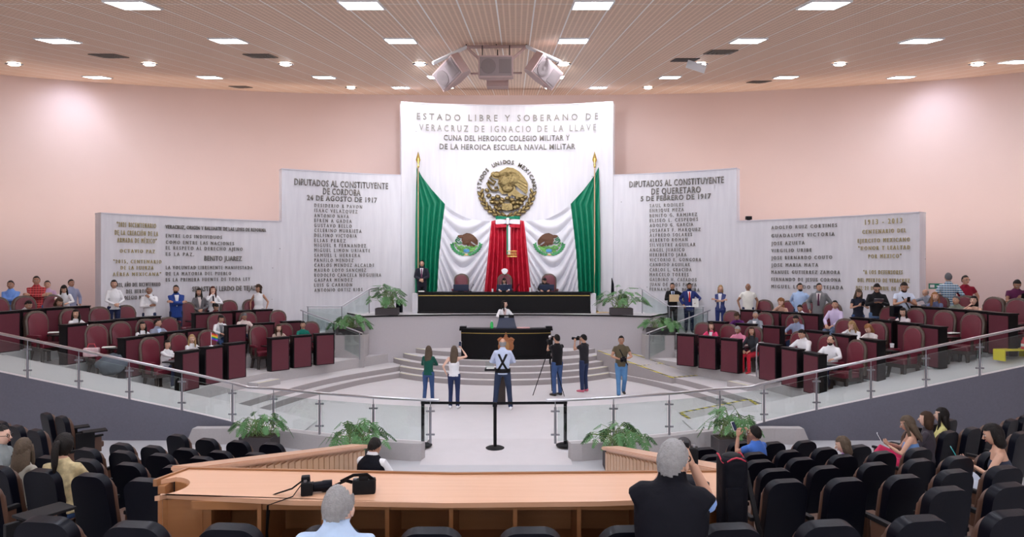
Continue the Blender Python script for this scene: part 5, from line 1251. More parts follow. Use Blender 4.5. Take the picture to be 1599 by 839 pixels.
    if skirt:
        tube(bm, [K(T(.06)), K(T(-.05)), K(hip+V((0, .03, -.30))), K(hip+V((0, .03, -.42)))], [(x*k, y*k) for x, y in ((.14, .11), (.18, .135), (.19, .15), (.20, .16))], 16, ref=f)
    else:
        tube(bm, [K(T(.04)), K(T(-.06)), K(T(-.12 if not sit else -.09))], [(prof[1][1]*1.0*k, prof[1][2]*1.0*k), (prof[0][1]*1.0*k, prof[0][2]*1.02*k), (.12*k, .10*k)], 16, ref=f)
        for sg, (a, b, c) in lg.items():
            tube(bm, [K(a+V((0, 0, .05))), K(a), K(a.lerp(b, .5)), K(b), K(b.lerp(c, .4)), K(c+V((0, 0, -.02)))], [x*k*(1 if sex == 'm' else .95) for x in (.092, .095, .083, .068, .062, .058)], 12)
    garment('trousers' if not skirt else 'skirt', bm, bt_)
    for sg, (a, b, c) in lg.items():
        bm = BM(); fz = c.z-.08; tube(bm, [K((c.x, c.y-.06, fz+.045)), K((c.x, c.y-.02, fz+.05)), K((c.x+sg*.012, c.y+.09, fz+.035)), K((c.x+sg*.02, c.y+.17, fz+.026)), K((c.x+sg*.02, c.y+.195, fz+.022))], [(x*k, y*k) for x, y in ((.03, .04), (.040, .048), (.043, .034), (.036, .024), (.015, .012))], 10, ref=(0, 0, 1))
        obj('shoe', bm, shoes or M_shoe, e, smooth=True)
    if hair and hair != 'bald':
        obj('hair', hair_bm(hair, K(hc_), Rh, k), hm, e, smooth=True)
    if cap:
        bm = BM(); Mx = Matrix.Translation(K(hc_)) @ Rh.to_4x4() @ Matrix.Scale(k, 4)
        g = bmesh.ops.create_uvsphere(bm, u_segments=20, v_segments=12, radius=1.0)['verts']; bmesh.ops.delete(bm, geom=[v for v in g if v.co.z < .12], context='VERTS')
        for v in bm.verts: v.co = V((v.co.x*.092, v.co.y*.112-.008, v.co.z*.118+.02))
        box(bm, (0, .135, .042), (.13, .11, .012), .005)
        for v in bm.verts: v.co = Mx @ v.co
        obj('cap', bm, cap, e, smooth=True, angle=.8)
    fy = lambda d: T(d)+f*(interp([(q[0], q[2]) for q in prof], d)*ez+.012)
    def front_patch(name, d0, d1, w0, w1, m_, off=0.):
        bm_ = BM(); n_ = 5; A_ = []
        for i in range(n_+1):
            d = d0+(d1-d0)*i/n_; w_ = w0+(w1-w0)*i/n_
            base = T(d)+f*(interp([(q[0], q[2]) for q in prof], d)*ez+.006+off); A_.append([bm_.verts.new(K(base+r*w_*x-f*.25*(w_*x)**2/.1)) for x in (-1, -.5, 0, .5, 1)])
        for p_, q_ in zip(A_, A_[1:]):
            for j in range(4): bm_.faces.new((p_[j], p_[j+1], q_[j+1], q_[j]))
        rx = bmesh.ops.extrude_face_region(bm_, geom=bm_.faces[:])
        for gg in rx['geom']:
            if isinstance(gg, bmesh.types.BMVert): gg.co -= f*.012*k
        obj(name, bm_, cloth(m_), e, smooth=True)
    if shirt: front_patch('shirt', .50, .16 if jacket else .0, .062, .012, shirt)
    if tie: front_patch('tie', .485, .14, .020, .030, tie, .010)
    if strap:
        bm = BM(); 
        for sg in ((1, -1) if strap == 'cross' else (1,)):
            tube(bm, [K(T(.46)+r*sg*.10+f*.02), K(T(.40)+r*sg*.085-f*.125), K(T(.22)-f*.135), K(T(.02)-r*sg*.12-f*.115)], [(.026*k, .008*k)]*4, 6, ref=f) if strap == 'cross' else tube(bm, [K(T(.49)+r*.08), K(T(.40)+f*.125+r*.05), K(T(.2)+f*.14-r*.06), K(T(-.02)+f*.13-r*.17), K(T(-.03)-r*.19)], [(.014*k, .005*k)]*5, 6, ref=f)
        if strap == 'cross': tube(bm, [K(T(.02)+r*.178*math.cos(a)+f*.138*math.sin(a)) for a in [i*PI/12 for i in range(25)]], [(.012*k, .05*k)]*25, 8, ref=(0, 0, 1))
        obj('strap', bm, M_blackm, e, smooth=True)
    Rz = Matrix.Rotation(yaw_to(*face), 3, 'Z'); wp_ = lambda p: V(loc)+Rz @ (V(p)*k)
    return {'o': e, 'r': wp_(hd[1][0]), 'l': wp_(hd[-1][0]), 'head': wp_(hc_), 'm': (wp_(hd[1][0])+wp_(hd[-1][0]))/2, 'Rz': Rz, 'k': k, 'rw': wp_(arms[1][2]), 'hip': wp_(hip), 'face': V((face[0], face[1], 0)).normalized(), 'chest': wp_(fy(.3))}
# ---- things people hold
def phone(c, face, label, m=None, tilt=-.5):
    e = empty('phone', c, yaw_to(*face[:2]), label, 'phone', None); bm = BM(); box(bm, (0, 0, 0), (.075, .009, .15), .004, M=Matrix.Rotation(tilt, 4, 'X')); obj('phone_body', bm, m or M_blackm, e); 
    bm = BM(); box(bm, (0, -.006, 0), (.066, .003, .135), M=Matrix.Rotation(tilt, 4, 'X')); obj('screen', bm, M_screen, e); return e
def camera(c, rz, label, lens_len=.14, s=1.):
    """camera whose lens points along local +y"""
    e = empty('camera', c, rz, label, 'camera'); e.scale = (s, s, s)
    bm = BM(); box(bm, (0, 0, 0), (.14, .06, .095), .012); box(bm, (.055, .015, -.0), (.04, .07, .09), .012); obj('camera_body', bm, M_blackm, e, smooth=True, angle=.6)
    bm = BM(); box(bm, (0, 0, .06), (.06, .06, .035), .012); obj('viewfinder', bm, M_blackm, e, smooth=True, angle=.6)
    bm = BM(); L = lens_len; g = lathe(bm, [(.036, 0), (.038, .02), (.034, .025), (.036, L*.5), (.041, L*.6), (.041, L), (.034, L), (.028, L-.02)], seg=20); xf(bm, g, Matrix.Translation((0, .03, -.005)) @ Matrix.Rotation(-PI/2, 4, 'X')); obj('lens', bm, M_vinyl, e, smooth=True, angle=.6)
    bm = BM(); cyl(bm, (.05, 0, .048), (.05, 0, .06), .012); cyl(bm, (-.05, 0, .048), (-.05, 0, .056), .016); obj('dials', bm, M_greysteel, e); return e
# ------------------------------------------------------------------ who is where
WHITE = (.78, .77, .79); NAVY = (.018, .025, .07); BLACK = (.009, .008, .010); JEAN = denim((.035, .075, .19)); JEAN_D = denim((.018, .03, .085)); JEAN_L = denim((.09, .22, .42))
def zt(py, d): return CZ-(py-PY)/F*d
def deputy(label, px, py, k, s, dR=.90, **kw):
    p = ray_circle(px, BC.x, BC.y, TR[k]+dR); ph = math.degrees(math.atan2(p.y-BC.y, abs(p.x)))
    kw.setdefault('face', inward(ph, s, 14)); kw.setdefault('legs', 'sit'); kw.setdefault('pose', 'desk'); kw.setdefault('lean', .16)
    return person(label, (p.x, p.y, TZ[k]), top_z=zt(py-2, p.y), **kw)
def by_wall(label, px, py, z, R=14.7, c=None, **kw):
    c = c or MC; p = ray_circle(px, c.x, c.y, R); kw.setdefault('face', (.1*(-1 if px > 800 else 1)*3, -1)); return person(label, (p.x, p.y, z), top_z=zt(py, p.y), **kw)
def on_floor(label, px, pyf, pyt, **kw):
    p = G(px, pyf, 0); return person(label, (p.x, p.y, 0), top_z=zt(pyt, p.y), **kw)
def envelope(P, w_, h_, label, m, rz=None, cat='envelope', off=(0, 0, 0)):
    e = empty('envelope' if cat == 'envelope' else 'paper_sheet', P+V(off), rz or 0, label, cat); bm = BM(); box(bm, (0, 0, 0), (w_, .012, h_), .002, M=Matrix.Rotation(-.15, 4, 'X')); obj('sheet', bm, m, e); return e
M_manila = mat('manila_paper', (.70, .52, .32), .8)
PL_RED = mat_plaid('plaid_red', (.42, .012, .018), (.07, .006, .010), (.55, .10, .10), 5); PL_BLUE = mat_plaid('plaid_blue', (.10, .22, .36), (.03, .05, .10), (.62, .70, .74), 5); PL_GREY = mat_plaid('plaid_grey', (.22, .26, .34), (.06, .08, .14), (.5, .5, .55), 14)
FLORAL = mat('floral_print', (.50, .40, .22), .8, noise_amt=.9, nscale=16)
# --- standing and seated people on the Juarez side
by_wall('man in a blue shirt with folded arms at the pink wall beside the frame edge', 17, 439, TZ[3], 13.3, BC, face=(.4, -1), pose='crossed', top=(.16, .30, .68), bottom=JEAN_D, skin=2)
by_wall('man in a red plaid shirt with folded arms', 57, 432, TZ[3], 13.0, BC, face=(.6, -1), pose='crossed', top=PL_RED, bottom=JEAN, skin=2)
q = by_wall('man in a lilac shirt holding a beige envelope', 74, 439, TZ[3], 13.5, BC, face=(.6, -1), pose='phone', top=(.50, .34, .48), bottom=JEAN_D, skin=1)
envelope(q['m'], .26, .20, 'beige envelope held by the man in the lilac shirt', M_manila, yaw_to(.6, -1), off=(.05, -.07, 0))
by_wall('woman in white with long black hair bending towards a chair', 101, 445, TZ[3], 12.9, BC, sex='f', face=(.5, -.9), pose='reach', lean=.35, hp=.5, top=WHITE, bottom=JEAN_D, hair='longer', skin=1)
by_wall('man in a pale blue shirt behind the bending long-haired woman', 111, 437, TZ[3], 13.7, BC, face=(1, -.6), top=(.36, .40, .58), bottom=NAVY, skin=2)
by_wall('woman in a white ruffled blouse with tied-back hair, hands clasped', 178, 438, TZ[3], 13.7, MC, sex='f', face=(.9, -.8), pose='clasp', top=WHITE, bottom=NAVY, hair='bun', skin=1, hy=-.25)
by_wall('grey-haired man in a white shirt with a hand at his mouth', 233, 448, TZ[2], 14.3, MC, face=(.4, -1), pose='hug', top=WHITE, bottom=JEAN_D, hair='short', hc='grey', skin=3)
by_wall('man in a bright blue suit jacket with folded arms', 275, 446, TZ[2], 14.4, MC, face=(.7, -1), pose='crossed', jacket=True, top=(.022, .055, .24), shirt=WHITE, bottom=NAVY, skin=2, beard=True, hy=-.4)
by_wall('woman in a grey blazer with long black hair', 311, 451, TZ[2], 14.6, MC, sex='f', face=(.7, -1), pose='clasp', jacket=True, top=(.16, .15, .16), shirt=(.7, .6, .58), bottom=BLACK, hair='long', skin=1, hy=-.4)
by_wall('woman in a white shirt and dark bow with auburn hair', 332, 448, TZ[2], 14.6, MC, sex='f', face=(.7, -1), pose='chin', top=WHITE, bottom=BLACK, hair='long', hc='auburn', skin=0, tie=(.02, .015, .02))
by_wall('curly-haired woman in a short white top at the end of the quotation panel', 404, 446, TZ[2], 14.75, MC, sex='f', face=(.1, -1), pose='side', top=WHITE, sleeve='cap', bottom=(.42, .40, .40), hair='curly', hc='brown', skin=2, hy=-.5)
deputy('woman in white gesturing at her desk nearest the ramp, dark hair tied back', 258, 534, 0, -1, sex='f', top=WHITE, bottom=JEAN_D, hair='bun', skin=1, pose='reach', shoes=M_shoe_w, hy=-.2)
deputy('blonde woman in white behind the desk with the pride flag', 297, 525, 0, -1, sex='f', top=WHITE, bottom=NAVY, hair='long', hc='blonde', skin=0, hy=-.5)
deputy('woman in a white jacket with black hair seated by the aisle', 341, 494, 1, -1, dR=.7, sex='f', jacket=True, top=WHITE, shirt=(.25, .25, .27), bottom=JEAN, hair='bun', skin=1, lean=.3, hp=.3)
deputy('woman in white with black hair turned away in the second row', 220, 505, 1, -1, sex='f', top=WHITE, bottom=NAVY, hair='long', skin=1, hy=-.4)
deputy('smiling man with a moustache in a grey suit leaning back', 247, 501, 1, -1, jacket=True, top=(.26, .28, .36), shirt=(.45, .55, .75), bottom=NAVY, skin=1, lean=-.05, beard=False, hy=.5)
deputy('grey-haired man in a white and orange shirt reading at his desk', 379, 491, 1, -1, dR=1.0, top=(.72, .60, .56), bottom=NAVY, hc='darkgrey', skin=2, lean=.25, hp=.35)
deputy('woman in dark red bending over her desk', 334, 476, 2, -1, sex='f', top=(.20, .012, .03), bottom=BLACK, hair='bun', skin=1, lean=.35, hp=.5)
deputy('woman with wavy brown hair in beige in the front desk trio', 434, 509, 0, -1, sex='f', top=(.50, .38, .32), bottom=BLACK, hair='long', hc='brown', skin=0, hy=-.3)
deputy('woman in green with tied dark hair looking at her phone', 472, 504, 0, -1, sex='f', top=(.01, .16, .12), bottom=BLACK, hair='bun', skin=1, pose='phone', hy=-.3)
deputy('woman in white with long black hair in the third row nearest the ramp', 116, 486, 2, -1, sex='f', top=WHITE, bottom=NAVY, hair='longer', skin=1, hy=-.7)
deputy('man in a white shirt bowed over the top row desk', 32, 471, 3, -1, dR=.8, top=WHITE, bottom=NAVY, skin=2, lean=.55, hp=.5)
deputy('person with brown hair seen from behind a top row desk', 82, 466, 3, -1, dR=.75, sex='f', top=(.16, .12, .10), bottom=BLACK, hair='bob', hc='brown', skin=1, lean=.5, hp=.6)
# --- dais and podium
x = CX+(659-PX)/F*25.75
person('man in a dark suit and tie standing before the green drape', (x, 25.72, DZ+.17), face=(.05, -1), top_z=zt(407, 25.7), pose='clasp', jacket=True, top=(.020, .020, .032), shirt=WHITE, tie=(.14, .05, .10), bottom=(.018, .018, .028), hair='short', skin=1, glasses=True)
person('dark-haired woman seated mid-dais reading behind a monitor', (CX+(787.5-PX)/F*25.6, 25.55, DZ+.17), face=(0, -1), top_z=zt(434, 25.6), sex='f', legs='sit', pose='desk', lean=.45, hp=.5, top=WHITE, bottom=BLACK, hair='long', skin=1)
person('man in black bowing his head on the dais', (CX+(850-PX)/F*25.6, 25.55, DZ+.17), face=(0, -1), top_z=zt(433, 25.6), legs='sit', pose='desk', lean=.5, hp=.8, jacket=True, top=BLACK, shirt=WHITE, bottom=BLACK, skin=1)
person('speaking woman in white with long dark hair behind the podium', (CX+(787-PX)/F*23.4, 23.42, RISE*5), face=(.25, -1), top_z=zt(470, 23.4), sex='f', pose='desk', jacket=True, top=WHITE, shirt=(.55, .40, .38), bottom=BLACK, hair='long', skin=0, hy=.75)
# --- on the chamber floor
on_floor('woman in a dark green blouse and jeans with long hair seen from behind', 669, 631, 541, sex='f', face=(.15, 1), pose='phone_low', top=(.012, .085, .062), bottom=JEAN, hair='longer', hc='ash', skin=0, hy=.1, spread=.13)
q = on_floor('woman in a strapless white top filming with a raised phone', 709, 638, 541, sex='f', face=(.1, 1), pose='raise', top=WHITE, sleeve='tank', bottom=denim((.014, .025, .085)), hair='longer', hc='ash', skin=0, shoes=M_shoe_w, hem=-.04)
phone(q['r']+V((0, .03, .06)), (.1, 1), 'phone raised by the woman in the strapless white top', M_white)
on_floor('balding man in a pale blue shirt and crossed black harness seen from behind', 785, 640, 529, face=(0, 1), pose='camera_low', legs='wide', top=(.55, .62, .80), bottom=denim((.018, .03, .07)), hair='ring', hc='grey', skin=1, strap='cross', shoes=M_shoe_w)
q = on_floor('man in a black T-shirt filming beside the tripod', 870, 618, 523, face=(-.55, .85), pose='camera', top=BLACK, sleeve='short', bottom=JEAN, skin=1, strap='one', hair='short')
camera(q['head']+q['face']*.19+V((0, 0, -.01)), yaw_to(-.55, .85), 'camera held to the eye by the man in the black T-shirt', .12)
q = on_floor('man in a dark cap and T-shirt photographing, pink-soled shoes', 912, 612, 523, face=(-.75, .65), pose='camera', top=(.022, .02, .024), sleeve='short', bottom=JEAN_D, skin=1, cap=M_blackm, shoes=mat('pink_sole', (.70, .16, .24), .6))
camera(q['head']+q['face']*.19+V((0, 0, -.01)), yaw_to(-.75, .65), 'camera held to the eye by the man in the dark cap', .18)
q = on_floor('man in an olive shirt and light jeans walking with a camera', 970, 620, 525, face=(-.05, -1), pose='camera_low', legs='walk', top=(.105, .085, .052), sleeve='short', bottom=JEAN_L, skin=2, strap='one', hp=.1)
camera(q['m']+V((.02, -.10, .0)), yaw_to(-.5, -1), 'black camera carried by the man in the olive shirt', .12, 1.15)
def tripod(x, y, z, label):
    e = empty('tripod', (x, y, 0), 0, label, 'tripod')
    for a in (200, 320, 80):
        c, s_ = math.cos(math.radians(a)), math.sin(math.radians(a)); bm = BM(); cyl(bm, (.06*c, .06*s_, z-.2), (.52*c, .52*s_, 0), .014, .010, 8); obj('leg', bm, M_blackm, e, smooth=True, angle=.9)
    bm = BM(); cyl(bm, (0, 0, z-.55), (0, 0, z), .016, seg=8); box(bm, (0, 0, z-.2), (.12, .12, .06), .01); obj('centre_column', bm, M_blackm, e)
    bm = BM(); cyl(bm, (0, 0, z), (.05, -.32, z-.12), .010, seg=8); obj('pan_handle', bm, M_blackm, e); return e
tripod(1.46, 19.6, 1.42, 'black camera tripod with spread legs on the pale chamber floor')
e = empty('video_camera', (1.46, 19.6, 1.42), yaw_to(-.15, 1), 'black video camera with shiny top light mounted on the tripod', 'video camera')
bm = BM(); box(bm, (0, 0, .08), (.13, .30, .14), .02); obj('camera_body', bm, M_blackm, e, smooth=True, angle=.6)
bm = BM(); g = lathe(bm, [(.04, 0), (.045, .1), (.05, .16)], seg=14); xf(bm, g, Matrix.Translation((0, .15, .08)) @ Matrix.Rotation(-PI/2, 4, 'X')); obj('lens', bm, M_vinyl, e)
bm = BM(); ball(bm, (0, -.05, .23), .05, 12, 8); cyl(bm, (0, -.05, .14), (0, -.05, .2), .012, seg=8); obj('top_light', bm, M_steel, e, smooth=True)
# small stand with acrylic tray in front of the harness man
e = empty('reading_stand', (.10, 18.15, 0), 0, 'small stand with clear tray and brown post before the harness man', 'stand')
bm = BM(); prism(bm, [(-.12, -.05), (.12, -.05), (.07, .05), (-.07, .05)], 0, .92); obj('post', bm, M_darkwood, e)
bm = BM(); box(bm, (-.12, 0, .93), (.62, .34, .05), .012); obj('tray', bm, M_blackm, e)
bm = BM(); box(bm, (-.30, -.05, 1.04), (.22, .02, .2)); obj('acrylic_screen', bm, M_glass, e); bm = BM(); box(bm, (-.28, -.05, .965), (.2, .16, .015)); obj('card', bm, M_paper, e)
# --- standing people on the Ruiz Cortines side
x = CX+(1050-PX)/F*24.9
q = person('man in a black suit holding a manila folder and the railing', (x, 24.9, 1.30), face=(-.1, -1), top_z=zt(442.5, 24.9), pose='folder', jacket=True, top=BLACK, shirt=(.5, .58, .75), tie=(.02, .03, .08), bottom=(.03, .03, .035), skin=2, hy=-.2)
envelope(q['r'], .34, .26, 'manila folder held by the man in the black suit', M_manila, yaw_to(-.1, -1), 'folder', off=(-.02, -.05, 0))
x = CX+(1075-PX)/F*24.7
q = person('man in a blue suit and red tie on the stair landing', (x, 24.6, 1.30), face=(-.15, -1), top_z=zt(442.5, 24.6), pose='notes', jacket=True, top=(.022, .035, .15), shirt=WHITE, tie=(.55, .015, .02), bottom=(.018, .022, .06), skin=3, beard=True, hy=.3)
envelope(q['l'], .22, .30, 'white papers in the hand of the man with the red tie', M_paper, yaw_to(-.4, -1), 'papers', off=(0, -.04, 0))
by_wall('blonde woman in a navy patterned blouse with folded arms', 1125, 446, TZ[2], 14.7, MC, sex='f', face=(-.5, -1), pose='crossed', top=mat('navy_print', (.035, .05, .17), .8, noise_amt=.8, nscale=9), sleeve='elbow', bottom=(.022, .035, .14), hair='bob', hc='blonde', skin=1, hy=.3, shirt=(.7, .7, .75))
by_wall('man in a white short-sleeved shirt with arms down', 1168, 443, TZ[2], 14.6, MC, face=(-.2, -1), pose='side', top=(.78, .76, .70), sleeve='short', bottom=NAVY, hair='ring', hc='darkgrey', skin=3)
by_wall('bearded man in a light blue shirt behind the third row', 1249, 443, TZ[2], 14.5, MC, face=(-.8, -1), pose='back', top=(.42, .56, .82), bottom=NAVY, skin=1, beard=True, hy=.6)
by_wall('man in a grey suit and dark tie behind the third row', 1279, 443, TZ[2], 14.4, MC, face=(-.6, -1), pose='side', jacket=True, top=(.20, .20, .21), shirt=(.75, .66, .68), tie=(.08, .02, .05), bottom=(.18, .18, .19), skin=1, hy=.4)
q = by_wall('woman in a dark top and jeans with streaked hair using a phone', 1340, 451, TZ[2], 13.7, MC, sex='f', face=(-.2, -1), pose='phone', top=(.018, .02, .035), sleeve='short', bottom=JEAN, hair='longer', hc='ash', skin=1, hp=.45)
phone(q['m']+V((0, -.05, .03)), (-.2, -1), 'phone in the hands of the woman in jeans with streaked hair')
q = by_wall('man in a black shirt and jeans looking at a tablet', 1369, 441, TZ[2], 13.6, MC, face=(-.4, -1), pose='phone', top=(.013, .012, .014), bottom=denim((.10, .17, .30)), skin=1, hp=.5, glasses=True)
e = empty('tablet', q['m']+V((-.02, -.06, .02)), yaw_to(-.4, -1), 'tablet in the hands of the man in the black shirt', 'tablet'); bm = BM(); box(bm, (0, 0, 0), (.24, .012, .17), .005, M=Matrix.Rotation(-1.0, 4, 'X')); obj('tablet_body', bm, M_greysteel, e)
q = by_wall('bearded man in a white T-shirt with a black shoulder bag', 1411, 436, TZ[2]+.05, 13.4, MC, face=(-.3, -1), pose='phone', top=(.62, .68, .82), sleeve='short', bottom=NAVY, skin=2, hp=.4, beard=True, strap='one')
phone(q['m']+V((0, -.05, .03)), (-.3, -1), 'phone in the hands of the man with the black shoulder bag')
e = empty('shoulder_bag', q['hip']+V((-.30, -.16, .08)), .3, 'black shoulder bag hanging at the side of the man in the white T-shirt', 'bag'); bm = BM(); box(bm, (0, 0, 0), (.34, .15, .30), .05, seg=3); obj('bag_body', bm, M_blackm, e, smooth=True, angle=.8); bm = BM(); box(bm, (0, -.08, .04), (.30, .02, .18), .01); obj('flap', bm, M_vinyl, e)
by_wall('man in a blue and white plaid shirt seen from behind', 1481, 427, TZ[3], 13.0, BC, face=(.4, 1), pose='side', top=PL_BLUE, bottom=JEAN_D, hair='short', hc='darkgrey', skin=1)
by_wall('grey-haired man in a grey checked shirt bending at the end of the panel', 1457, 452, TZ[3], 13.2, BC, face=(-1, -.2), pose='reach', lean=.5, hp=.2, top=PL_GREY, bottom=NAVY, hair='ring', hc='grey', skin=1)
by_wall('man in a dark red T-shirt and glasses against the pink wall', 1507, 431, TZ[3], 13.4, BC, face=(-.5, -1), pose='side', top=(.24, .012, .03), sleeve='short', bottom=NAVY, skin=1, glasses=True, hy=.5)
q = by_wall('man in a purple polo shirt looking down at his phone', 1587, 436, TZ[3], 13.2, BC, face=(-.35, -1), pose='phone', top=(.10, .018, .065), sleeve='short', bottom=NAVY, skin=3, hp=.6)
phone(q['m']+V((0, -.05, .03)), (-.35, -1), 'phone of the man in the purple polo shirt')
# --- seated deputies on that side
deputy('woman in bright pink with dark hair in the front desk trio', 1112, 506, 0, 1, sex='f', jacket=True, top=(.70, .055, .16), shirt=WHITE, bottom=NAVY, hair='long', hc='brown', skin=0, hy=.4)
deputy('grey-haired man in a pink shirt looking down', 1156, 511, 0, 1, top=(.72, .26, .38), bottom=NAVY, hc='grey', skin=2, hp=.4, lean=.25)
deputy('woman in dark grey with long hair and red trousers', 1176, 513, 0, 1, dR=.75, sex='f', top=(.035, .037, .045), bottom=(.55, .02, .04), hair='long', hc='brown', skin=1, hy=.4, shoes=mat('red_shoe', (.5, .02, .03), .4), pose='lap')
deputy('woman in purple bending low over her desk', 1156, 489, 1, 1, sex='f', top=(.10, .02, .13), bottom=BLACK, hair='bun', hc='brown', skin=1, lean=.5, hp=.6)
deputy('grey-haired man in a grey suit seen in profile', 1181, 489, 1, 1, dR=.8, jacket=True, top=(.25, .27, .31), shirt=WHITE, bottom=(.2, .2, .22), hc='grey', skin=1, hy=.4)
deputy('curly ginger-haired woman leaning on the third row desk', 1223, 469, 2, 1, sex='f', top=(.55, .33, .25), bottom=BLACK, hair='curly', hc='ginger', skin=0, lean=.35, pose='chin')
deputy('dark-haired man in white low behind the third row desk', 1254, 478, 2, 1, top=WHITE, bottom=NAVY, skin=1, lean=.45, hp=.3)
deputy('man in a lilac shirt and jeans sitting by the short grab rail', 1306, 472, 2, 1, dR=.4, top=(.62, .52, .72), bottom=denim((.12, .17, .28)), skin=1, hy=.4, pose='lap')
deputy('man in a grey-blue shirt with glasses looking down at his desk', 1246, 494, 1, 1, top=(.28, .32, .46), bottom=JEAN_D, skin=2, hp=.5, glasses=True)
deputy('man in a white shirt with dark hair looking down in the front row', 1257, 516, 0, 1, top=WHITE, bottom=NAVY, skin=1, hp=.45)
deputy('balding bearded man in a white shirt facing the hall', 1298, 527, 0, 1, top=WHITE, bottom=NAVY, hair='balding', skin=1, beard=True, face=(-.75, -.85), lean=.1)
deputy('blonde woman in white resting her head on her hand', 1338, 503, 1, 1, sex='f', top=WHITE, bottom=BLACK, hair='long', hc='blonde', skin=0, lean=.3, hp=.4, pose='chin')
deputy('ginger-haired woman in white looking down beside the blonde woman', 1366, 507, 1, 1, sex='f', top=(.72, .66, .64), bottom=BLACK, hair='bob', hc='ginger', skin=0, lean=.35, hp=.6)
deputy('woman in white with long black hair in the third row near the looped rail', 1413, 483, 2, 1, sex='f', top=(.74, .66, .68), bottom=BLACK, hair='long', skin=0, hp=.2, hy=.4)
deputy('woman with long ginger hair behind the top row desk', 1466, 459, 3, 1, sex='f', top=(.12, .14, .25), bottom=BLACK, hair='longer', hc='ginger', skin=0, lean=.35, hy=.8)
deputy('older man with dark grey hair behind the top row desk', 1501, 465, 3, 1, top=(.20, .22, .18), bottom=NAVY, hc='darkgrey', skin=1, lean=.4)
deputy('woman with short dark hair and bare arms behind the top row desk', 1528, 465, 3, 1, sex='f', top=(.30, .18, .18), sleeve='tank', bottom=BLACK, hair='bob', skin=0, lean=.35, pose='chin', hy=.3)
# --- audience
def audience(label, px, py, hgt=1.27, d=None, sit_back=.0, **kw):
    p = seat_pt(px, py, hgt) if d is None else W(px, py, d); z = aud_z(p.x, p.y); kw.setdefault('face', (AC.x-p.x, AC.y-p.y)); kw.setdefault('legs', 'sit'); kw.setdefault('pose', 'lap')
    return person(label, (p.x, p.y, z), top_z=zt(py, p.y), **kw)
q = audience('man in a blue shirt photographing from the front seats', 1183, 667, 1.27, face=(-.55, .85), pose='camera', top=(.055, .15, .50), sleeve='short', bottom=NAVY, skin=2, voxel=.016, lean=.1, glasses=True, neckd=.03)
phone((q['r']+q['l'])/2+V((-.10, .10, .03)), (-.55, .85), 'phone held up by the man in the blue shirt', M_white)
audience('woman with streaked hair and purple blouse low in the front seats', 1325, 683, 1.15, face=(-.9, .4), sex='f', top=mat('purple_print', (.42, .25, .55), .8, noise_amt=.7, nscale=14), bottom=BLACK, hair='bob', hc='ash', skin=0, voxel=.016, lean=.1, hp=.3)
q = audience('woman in blue with streaked hair and pink trousers using a white phone', 1420, 650, 1.27, face=(-.9, .5), sex='f', pose='phone', top=(.13, .25, .50), sleeve='tank', bottom=(.58, .035, .11), hair='long', hc='ash', skin=1, voxel=.016, hp=.35, lean=.0, knee=(.40, .72))
phone(q['m']+V((-.05, .03, .05)), (-.9, .5), 'white phone of the woman in pink trousers', M_white)
audience('woman with brown hair between two chatting neighbours', 1446, 644, 1.27, face=(-.8, .6), sex='f', top=(.05, .04, .05), bottom=BLACK, hair='bob', hc='brown', skin=0, voxel=.016)
audience('woman in yellow with black hair smiling at her neighbours', 1470, 638, 1.27, face=(-.8, .5), sex='f', top=(.60, .55, .22), bottom=BLACK, hair='long', skin=0, voxel=.016)
q = audience('woman in white trousers with dark hair reading a teal phone', 1563, 664, 1.27, face=(-.9, .45), sex='f', pose='phone', top=(.03, .035, .06), sleeve='tank', bottom=(.66, .70, .80), hair='bob', skin=1, voxel=.016, hp=.3, lean=.1, knee=(.46, .66))
phone(q['m']+V((-.06, .03, .05)), (-.9, .45), 'teal phone of the woman in white trousers', mat('teal_case', (.05, .42, .40), .4))
audience('smiling man in glasses at the frame edge in the side seats', 3, 666, 1.27, face=(.9, .2), top=(.22, .24, .24), bottom=NAVY, skin=0, glasses=True, voxel=.016, hy=-.2)
audience('woman with blonde-tipped hair in the side seats', 38, 686, 1.2, face=(.3, .9), sex='f', top=(.35, .33, .28), bottom=BLACK, hair='longer', hc='ash', skin=0, voxel=.016, hy=.5)
q = audience('woman in a floral blouse with a black ponytail seen from behind', 99, 679, 1.30, face=(-.1, 1), sex='f', top=FLORAL, bottom=JEAN, hair='pony', skin=1, voxel=.016, hp=.2)
e = empty('stool', (-1.38, 8.8, aud_z(-1.38, 8.8)), 0, 'low dark stool under the vested man in the aisle', 'stool'); bm = BM(); lathe(bm, [(.16, .36), (.17, .42), (.15, .44)], seg=18); obj('seat', bm, M_blackm, e)
for a in range(4):
    bm = BM(); c, s_ = math.cos(a*PI/2+.7), math.sin(a*PI/2+.7); cyl(bm, (.12*c, .12*s_, .37), (.16*c, .16*s_, 0), .014, seg=8); obj('leg', bm, M_greysteel, e)
q = person('man in a black vest and white sleeves bowed in the aisle, seen from behind', (-1.38, 8.8, aud_z(-1.38, 8.8)), face=(.35, .95), top_z=zt(684, 8.9), legs='sit', pose='phone_low', lean=.16, hp=.45, top=WHITE, bottom=BLACK, skin=2, voxel=.015, seat=.44, neckd=.04)
